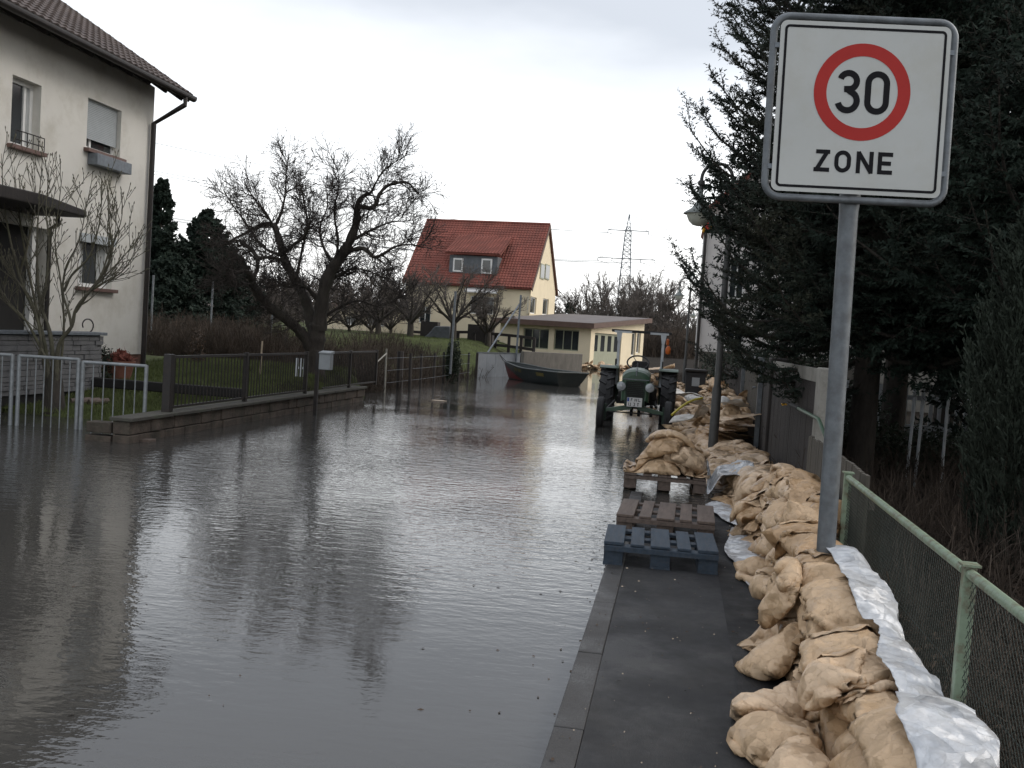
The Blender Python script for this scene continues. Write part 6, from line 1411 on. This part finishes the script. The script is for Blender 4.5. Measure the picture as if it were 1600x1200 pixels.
# leaf litter and grass
def scatter(name, n, boxes, size, mt, label, cat, seed, upright=False, h=.0, asp=.4):
    g = rng(seed); Ps = []
    for (x0, x1, y0, y1), s_ in boxes: k = int(n * s_); Ps.append(np.stack([g.uniform(x0, x1, k), g.uniform(y0, y1, k)], 1))
    P = np.concatenate(Ps); z = np.array([G(a, c_) for a, c_ in P]); ok = z > .02; P, z = P[ok], z[ok]; n = len(P); p = np.column_stack([P, z + .004])
    if upright: a = g.normal(size=(n, 3)) * .35; a[:, 2] = 1
    else: a = g.normal(size=(n, 3)); a[:, 2] *= .35; p[:, 2] += size * .35
    a /= np.linalg.norm(a, axis=1, keepdims=True); b_ = np.cross(a, g.normal(size=(n, 3))); b_ /= np.linalg.norm(b_, axis=1, keepdims=True); s_ = size * g.uniform(.5, 1.3, (n, 1))
    if upright: V = np.stack([p - b_ * s_ * .06, p + b_ * s_ * .06, p + a * s_ + b_ * s_ * .015, p + a * s_ - b_ * s_ * .015], 1)
    else: V = np.stack([p - a * s_, p + b_ * s_ * asp, p + a * s_, p - b_ * s_ * asp], 1)
    return tag(np_mesh(name, V.reshape(-1, 3), np.arange(n * 4).reshape(-1, 4), M[mt]), label, cat, kind='stuff')
scatter('dead_leaves', 9000, [((1.06, 3.5, 2.2, 9), .6), ((3.5, 7, 5, 16), .4)], .035, 'deadleaf', 'brown fallen leaves on the dark garden soil', 'leaves', 31)
scatter('grass', 60000, [((-11, -6.8, 13.1, 22), .75), ((-14, -5.8, 36, 50), .25)], .07, 'grass', 'short winter grass of the lawn and the mound', 'grass', 32, True)

# grit and leaf scraps on the footpath, flotsam on the water
def scraps(name, n, f, size, mt, label, cat, seed):
    g = rng(seed); P = np.array([f(g) for _ in range(n)]); a = g.uniform(0, 2 * PI, n); s_ = size * g.uniform(.4, 1.3, n); ca, sa = np.cos(a) * s_, np.sin(a) * s_
    V = np.stack([P + np.stack([ca, sa, 0 * a + .002], 1), P + np.stack([-sa * .4, ca * .4, 0 * a + .006], 1), P + np.stack([-ca, -sa, 0 * a + .002], 1), P + np.stack([sa * .4, -ca * .4, 0 * a + .001], 1)], 1).reshape(-1, 3)
    tag(np_mesh(name, V, np.arange(n * 4).reshape(-1, 4), M[mt]), label, cat, kind='stuff')
def fp_(g): y = 2.5 + 8 * g.random() ** 1.2; return (g.uniform(-.36, 1.0), y, PZ(y) + .006)
scraps('path_litter', 260, fp_, .008, 'foam', 'pale grit and scraps on the wet footpath', 'litter', 41)
scraps('leaf_scraps', 90, fp_, .014, 'deadleaf', 'brown leaf scraps on the wet footpath', 'leaves', 42)
scraps('flotsam', 420, lambda g: (g.uniform(-6.4, -.45) if g.random() < .5 else -6.45 + abs(g.normal()) * .35 if g.random() < .6 else -.40 - abs(g.normal()) * .12, 3 + 19 * g.random() ** 1.3, .001), .014, 'deadleaf', 'bits of leaf and twig drifting on the flood water', 'flotsam', 43)
# ------------------------------------------------------------------ left garden: railing on stone wall, gate, posts, odds and ends
WX = -6.52; wy0 = atz(240, 697, 0).y; wy1 = atz(588, 628, 0).y; ztw_ = .315
sw = tag(empty('garden_wall'), 'low sandstone block wall with coping below the dark garden railing', 'wall')
b = MB(); rr = random.Random(8); zc = [-.3, -.08, .10, .265]
for z0, z1 in zip(zc[:-1], zc[1:]):
    y = wy0
    while y < wy1:
        l = rr.uniform(.22, .52); y1 = min(y + l, wy1); o = rr.uniform(-.014, .014)
        b.box((WX - .22, y + .004, z0 + .004), (WX + o, y1 - .004, z1 - .004)); y = y1
    x = WX - .24
    while x > WX - .5: l = rr.uniform(.2, .36); b.box((x - l + .004, wy0 + rr.uniform(-.01, .01), z0 + .004), (x - .004, wy0 + .2, z1 - .03)); x -= l
b.build('blocks', M['stone'], sw, bevel=.012)
b = MB(); b.box((WX - .20, wy0 + .03, -.3), (WX - .03, wy1 - .03, .262)); b.build('mortar', M['darkgap'], sw)
b = MB(); y = wy0 - .02
while y < wy1: b.box((WX - .26, y + .003, .268), (WX + .05, min(y + 1.05, wy1 + .03) - .003, ztw_)); y += 1.05
b.build('coping', M['cap'], sw, bevel=.01)
rl_ = tag(empty('railing'), 'dark iron bar railing standing on the low sandstone wall', 'fence')
zr0, zr1 = ztw_ + .04, 1.06
posts = [atx(px, 600, WX - .08).y for px in (263, 383, 477, 545, 586)]
for k, y in enumerate(posts):
    wd = .055 if k == 0 else .03; b = MB(); b.box((WX - .08 - wd, y - wd, ztw_ - .01), (WX - .08 + wd, y + wd, zr1 + .02)); b.build('post', M['darkmetal'], rl_, bevel=.004)
segs_ = [(posts[0] + .06, posts[2]), (posts[2] + .9, posts[4])]
for a, c_ in segs_:
    b = MB(); b.box((WX - .10, a, zr1 - .035), (WX - .06, c_, zr1)); b.box((WX - .095, a, zr0), (WX - .065, c_, zr0 + .03)); b.build('rail', M['darkmetal'], rl_)
    nb_ = int((c_ - a) / .105); nb_ = min(nb_, 60)
    for k in range(1, nb_): y = a + (c_ - a) * k / nb_; b = MB(); b.tube([(WX - .08, y, zr0 + .02), (WX - .08, y, zr1 - .03)], .0095, 6, cap=False); b.build('bar', M['darkmetal'], rl_)
# steel garden gate, wings standing open
gd = Vector((-math.cos(R(YAW)), -math.sin(R(YAW)), 0)); gp0 = aty(229, 572, 12.35); gz_ = gp0.z
def steel_wing(p0, L, nb_, label, ztop, thick_last=False):
    root = tag(empty('garden_gate'), label, 'gate', 'galvanised garden gate wings'); q = lambda s, z: Vector((p0.x, p0.y, z)) + gd * s
    for s in (0, L): b = MB(); b.tube([q(s, -.35), q(s, ztop + .01)], .026, 10); b.build('post', M['gatesteel'], root, smooth=True)
    b = MB(); b.tube([q(0, ztop), q(L, ztop)], .022, 10); b.build('rail', M['gatesteel'], root, smooth=True)
    b = MB(); b.tube([q(0, -.06), q(L, -.06)], .018, 8); b.build('rail', M['gatesteel'], root, smooth=True)
    for k in range(1, nb_): b = MB(); b.tube([q(L * k / nb_, -.06), q(L * k / nb_, ztop)], .0085, 6, cap=False); b.build('bar', M['gatesteel'], root)
steel_wing(gp0, .84, 6, 'right wing of the galvanised bar gate, next to the stone wall', gz_)
mid_ = gp0 + gd * .90; steel_wing(mid_, .79, 7, 'middle wing of the galvanised bar gate in front of the shrub', gz_ + .03)
steel_wing(mid_ + gd * .88, 1.2, 9, 'left wing of the galvanised bar gate cut by the picture edge', gz_ + .03)
# post box
mp_ = atz(492, 648, 0); ml = tag(empty('post_box'), 'small pale grey letter box on a dark post before the fruit tree', 'letter box')
b = MB(); b.box((mp_.x - .03, mp_.y - .03, -.3), (mp_.x + .03, mp_.y + .03, 1.12)); b.build('post', M['darkmetal'], ml)
b = MB(); b.box((mp_.x + .036, mp_.y - .05, .80), (mp_.x + .24, mp_.y + .12, 1.08)); bx = b.build('box', M['mailbox'], ml, bevel=.01)
b = MB(); b.prism([(-.07, 1.083), (.14, 1.083), (.14, 1.13), (-.07, 1.10)], lambda u, v: (mp_.x + .03, mp_.y + u, v), lambda u, v: (mp_.x + .25, mp_.y + u, v)); b.build('lid', M['mailbox'], bx)
# wire fence posts standing in the water
for k, (px, pyt, pyb, D, r, mn, lb) in enumerate(((604, 545, 612, 23.5, .022, 'concrete', 'pale thin post with a slanting strut at the end of the railing'), (626, 549, 622, 25.0, .085, 'darkwood', 'thick dark stump post standing in the water'), (642, 552, 628, 24.5, .04, 'darkwood', 'dark wooden post just right of the stump'),
        (659, 553, 618, 26.5, .035, 'darkwood', 'third dark fence post right of the stump'), (680, 552, 612, 28, .035, 'darkwood', 'dark fence post left of the ivy covered one'), (694, 550, 612, 30, .035, 'darkwood', 'fence post touching the ivy covered trunk'), (718, 548, 610, 31, .035, 'darkwood', 'dark post right of the ivy covered trunk'), (733, 551, 608, 33, .035, 'darkwood', 'last dark post before the grey metal sheet'))):
    p, q = aty(px, pyt, D), aty(px - 3, pyb, D); b = MB(); b.tube([(q.x, D, -.35), (q.x, D, 0), (p.x, D, p.z)], r, 7); tag(b.build('fence_post', M[mn]), lb, 'post', 'posts of the flooded wire fence')
p, q = aty(604, 552, 23.5), aty(589, 566, 22.4); b = MB(); b.tube([p, q], .016, 6); tag(b.build('strut', M['concrete']), 'pale slanting strut leaning on the thin pale post', 'strut')
wf = MB()
for z in (.25, .55, .85): wf.tube([(aty(604, 600, 23.5).x, 23.5, z), (aty(659, 600, 26.5).x, 26.5, z), (aty(733, 600, 33).x, 33, z)], .003, 4)
tag(wf.build('fence_wire', M['galvdark']), 'rusty wires stretched between the posts in the water', 'wire')
iv = aty(705, 608, 30); leafy(iv.x, 30, -.1, .26, .26, .72, 5200, .035, 11, 'ivy', 'ivy_column', 'dark ivy covered trunk standing in the water', 'plant')
b = MB(); p = aty(712, 455, 29.5); b.tube([(aty(705, 560, 29.5).x, 29.5, .3), (p.x, 29.5, p.z)], .035, 8); tag(b.build('mast', M['galv'], smooth=True), 'grey steel mast rising from the ivy covered trunk', 'mast')
p, q, s_ = aty(814, 461, 38), aty(807, 552, 38), aty(811, 476, 38); mst = tag(empty('braced_mast'), 'grey mast with a long slanting brace behind the boat', 'mast')
b = MB(); b.tube([(q.x, 38, -.3), q, p], .04, 8); b.build('pole', M['galvdark'], mst, smooth=True)
b = MB(); b.tube([s_, aty(762, 551, 36)], .03, 8); b.build('brace', M['galvdark'], mst, smooth=True)
for k, (px, pyt, pyb, D) in enumerate(((240, 430, 512, 27), (333, 440, 515, 30), (427, 478, 522, 31))):
    p, q = aty(px, pyt, D), aty(px - 4, pyb, D); b = MB(); b.tube([(q.x, D, 0), q, p], .03, 8); tag(b.build('steel_pole', M['galv'], smooth=True), ['grey steel pole nearest the cream house', 'grey steel pole beside the pavilion', 'short grey steel pole left of the fruit tree'][k], 'pole', 'steel poles in the left garden')
# grey corrugated sheet fence panel
p, q = aty(747, 552, 35.2), aty(813, 552, 38.5); z = (p.z + q.z) / 2; dd = Vector((q.x - p.x, q.y - p.y, 0)); L = dd.length; dd.normalize(); nn = Vector((-dd.y, dd.x, 0)); b = MB(); n = 5
mp2 = tag(empty('metal_fence_panel'), 'plain grey sheet metal fence panel standing in the water left of the boat', 'fence')
for k in range(n): a0, a1 = L * k / n, L * (k + 1) / n - .012; b.bar(Vector((p.x, p.y, (z - .35) / 2)) + dd * a0, Vector((p.x, p.y, (z - .35) / 2)) + dd * a1, .02, z + .35)
b.build('sheets', M['sheetmetal'], mp2)
b = MB(); b.bar(Vector((p.x, p.y, z + .012)) - dd * .02, Vector((q.x, q.y, z + .012)), .06, .03); b.build('top_rail', M['galv'], mp2)
b = MB(); b.bar(Vector((p.x, p.y, -.3)) - dd * .05, Vector((p.x, p.y, z)) - dd * .05, .08, .08); b.build('post', M['darkwood'], mp2)
# paddock fence on the mound
pf = tag(empty('fence'), 'dark brown two-rail paddock fence along the top of the grassy mound', 'fence')
pl = [(640, 518), (668, 520), (690, 518), (716, 519), (741, 519), (757, 521), (775, 522), (796, 524), (815, 526), (835, 529)]
pp = [aty(x, y, 50 if x < 790 else 50 - (x - 790) * .03) for x, y in pl]
for v in pp: b = MB(); zg = G(v.x, v.y); b.box((v.x - .07, v.y - .07, zg - .2), (v.x + .07, v.y + .07, v.z + .05)); b.build('post', M['darkwood'], pf)
for dz in (0, -.55):
    b = MB()
    for a, c_ in zip(pp[:-1], pp[1:]): b.bar(a + Vector((0, -.09, dz)), c_ + Vector((0, -.09, dz)), .04, .14)
    b.build('rail', M['darkwood'], pf)
tr2 = aty(685, 522, 48); b = MB(); b.prism([(-.9, -.35), (-.5, .0), (-.2, .38), (.55, .42), (.6, -.3), (.1, -.3), (-.2, -.15), (-.5, -.32)], lambda u, v: (tr2.x + u, 48, tr2.z + v), lambda u, v: (tr2.x + u, 49.2, tr2.z + v)); tag(b.build('trailer_cover', M['slate'], bevel=.05), 'grey trailer cover on the mound before the dark fence', 'trailer')
for k, (a, c_) in enumerate(((-1.6, -.7), (.9, 2.2))): b = MB(); b.box((tr2.x + a, 50.6, tr2.z - .5), (tr2.x + c_, 51.2, tr2.z + .6)); tag(b.build('board_screen', M['darkwood']), ['narrow dark board screen left of the trailer cover on the mound', 'wide dark board screen right of the trailer cover on the mound'][k], 'screen')
# things in the left garden
for k, (px, py, D) in enumerate(((118, 590, 15.6), (187, 590, 16.6))):
    v = aty(px, py, D); rt = tag(empty('flower_pot', (v.x, D, G(v.x, D))), ['terracotta trough before the terrace wall, left one', 'terracotta trough before the terrace wall, right one'][k], 'flower pot', 'terracotta pots at the terrace'); s_ = .30
    b = MB(); b.lathe([(.01, 0), (s_ * .62, 0), (s_ * .80, .28), (s_ * .88, .285), (s_ * .88, .33), (s_ * .78, .33), (s_ * .74, .28), (.01, .27)], (0, 0, 0), 20); b.build('pot', M['pot'], rt, smooth=True, ang=40)
    g = rng(70 + k); n = 400; p_ = g.normal(size=(n, 3)) * [.09, .09, .05] + [0, 0, .38]; p_[:, 2] = np.maximum(p_[:, 2], .30); a = g.normal(size=(n, 3)) * .03; c_ = g.normal(size=(n, 3)) * .02; V = np.stack([p_ - a, p_ + c_, p_ + a, p_ - c_], 1).reshape(-1, 3); np_mesh('plant', V, np.arange(n * 4).reshape(-1, 4), M['redtile' if k else 'ivy'], rt)
v = aty(160, 580, 16.0); leafy(v.x, 16.0, G(v.x, 16) - .02, .16, .2, .36, 900, .03, 15, 'thuja', 'small_bush', 'small yellowish bush at the end of the terrace wall', 'shrub')
v = aty(125, 628, 14.2)
for k in range(3):
    b = MB(); b.tube([(v.x - .16 + k * .13, 14.2 + .04 * k, G(v.x, 14.2) + .06), (v.x - .02 + k * .13, 14.5 + .04 * k, G(v.x, 14.4) + .06)], .045, 9); tag(b.build('log', M['wood']), ['left of the three short logs on the lawn', 'middle one of the three short logs on the lawn', 'right of the three short logs on the lawn'][k], 'log', 'short logs on the lawn')
b = MB(); b.box((-9.6, 15.4, .3), (-6.9, 15.5, .46)); tag(b.build('lawn_edging', M['darkgap'], bevel=.02), 'dark low edging wall crossing the lawn behind the railing', 'edging')
leafy(-10.25, 20.35, .3, .2, .2, .5, 700, .035, 17, 'deadleaf', 'rose_bush', 'withered climbing rose at the foot of the house corner', 'plant')
b = MB(); v = atz(190, 684, .02); b.box((v.x - .32, v.y - .09, -.02), (v.x + .42, v.y + .09, .035)); tag(b.build('plank', M['wood'], bevel=.006), 'pale plank floating at the gate by the wall', 'plank')
v = atz(686, 626.5, 0); b = MB(); b.lathe([(.005, .03), (.10, .028), (.16, .012), (.15, -.02), (.005, -.03)], (0, 0, 0), 18); o = b.build('driftwood', M['foam'], smooth=True, loc=(v.x, v.y, .005)); o.scale = (1.15, .6, .45); tag(o, 'pale flat driftwood floating before the wire fence', 'driftwood')
b = MB(); p, q = aty(410, 533, 18.6), aty(405, 605, 18.6); b.bar((q.x, 18.6, G(q.x, 18.6)), (p.x, 18.6, p.z), .02, .04); tag(b.build('garden_stake', M['foam']), 'pale wooden stake behind the railing', 'stake')
b = MB(); v = aty(470, 570, 17.8)
for k in range(3): b.box((v.x - .1 + k * .075, 17.8, v.z - .22), (v.x - .055 + k * .075, 17.82, v.z + .12))
b.box((v.x - .12, 17.822, v.z - .08), (v.x + .12, 17.84, v.z - .04)); tag(b.build('slatted_panel', M['whitepaint']), 'small white slatted panel behind the railing left of the fruit tree', 'panel')
# dark bin and cabinet by the white house
v = aty(1086, 600, 30); bn = tag(empty('waste_bin', (v.x, 30, -.1)), 'dark wheeled bin beside the white house corner', 'bin')
b = MB(); b.prism([(-.26, .05), (-.30, .95), (.30, .95), (.26, .05)], lambda u, v_: (u, -.25, v_), lambda u, v_: (u, .3, v_)); b.build('body', M['black'], bn, bevel=.02)
b = MB(); b.prism([(-.33, .96), (-.31, 1.04), (.31, 1.04), (.33, .96)], lambda u, v_: (u, -.30, v_), lambda u, v_: (u, .34, v_)); b.build('lid', M['engine'], bn, bevel=.02)
b = MB(); b.box((-.1, -.256, .55), (.12, -.2535, .8)); b.build('sticker', M['mailbox'], bn)
for s_ in (-1, 1): b = MB(); b.lathe([(.01, -.03), (.1, -.03), (.1, .03), (.01, .03)], (s_ * .22, .3, .1), 14, 'X'); b.build('wheel', M['black'], bn)
# pylon and wires
PX, PY_ = aty(972, 500, 320).x, 320.0; tz = aty(978, 335, 320).z; base_z = 1.0
pyl = tag(empty('pylon', (PX, PY_, base_z)), 'lattice steel power pylon with two cross-arms on the horizon', 'pylon'); Hh = tz - base_z
arms = [aty(976, 360, 320).z - base_z, aty(973, 404, 320).z - base_z]
def wdt(z): return 2.9 * (1 - z / Hh) ** .8 * .62 + .55 if z < arms[0] else .55 * (Hh - z) / (Hh - arms[0]) + .1
b = MB(); lv = list(np.linspace(0, arms[1], 11)) + list(np.linspace(arms[1], arms[0] + 1.2, 8))[1:] + [Hh]; rS = .10
for z0, z1 in zip(lv[:-1], lv[1:]):
    w0, w1 = wdt(z0), wdt(min(z1, Hh)); c0_ = [(-w0, -w0), (w0, -w0), (w0, w0), (-w0, w0)]; c1_ = [(-w1, -w1), (w1, -w1), (w1, w1), (-w1, w1)]
    for k in range(4):
        a, c_ = c0_[k], c1_[k]; a2, c2 = c0_[(k + 1) % 4], c1_[(k + 1) % 4]; b.bar((*a, z0), (*c_, z1), rS * 2, rS * 2); b.bar((*a, z0), (*c2, z1), rS, rS); b.bar((*a2, z0), (*c_, z1), rS, rS); b.bar((*c_, z1), (*c2, z1), rS, rS)
b.build('tower', M['galvdark'], pyl)
ends = []
for z, hw2 in ((arms[0], 6.4), (arms[1], 9.0)):
    b = MB(); 
    for y in (-.5, .5): b.bar((-hw2, 0, z), (0, y, z), .22, .22); b.bar((0, y, z), (hw2, 0, z), .22, .22)
    for s_ in (-1, 1): b.bar((s_ * hw2, 0, z), (0, 0, z + 2.4), .12, .12)
    b.build('cross_arm', M['galvdark'], pyl)
    for x in ((-hw2, hw2) if hw2 < 8 else (-hw2, -hw2 * .5, hw2 * .5, hw2)):
        b = MB(); b.tube([(x, 0, z), (x, 0, z - .9)], .12, 6); b.build('insulator', M['galvdark'], pyl); ends.append((PX + x, PY_, base_z + z - .9))
ends.append((PX, PY_, tz))
def wire(p, q, sag, r, lb):
    b = MB(); p, q = Vector(p), Vector(q); b.tube([p.lerp(q, t) - Vector((0, 0, sag * 4 * t * (1 - t))) for t in np.linspace(0, 1, 28)], r, 4); tag(b.build('power_line', M['galvdark']), lb, 'power line', 'overhead power lines')
for k, e in enumerate(ends):
    dx = e[0] - PX; dz = e[2] - tz; f = aty(246, 228, 150); wire(e, (f.x - 90 + dx * .5, 95 + dx * 1.2, 43 + dz), 7, .05, 'thin power line sagging from the pylon towards the cream house')
    wire(e, (PX + 190 + dx * .6, 640, 38 + dz), 8, .07, 'thin power line running from the pylon down to the right')
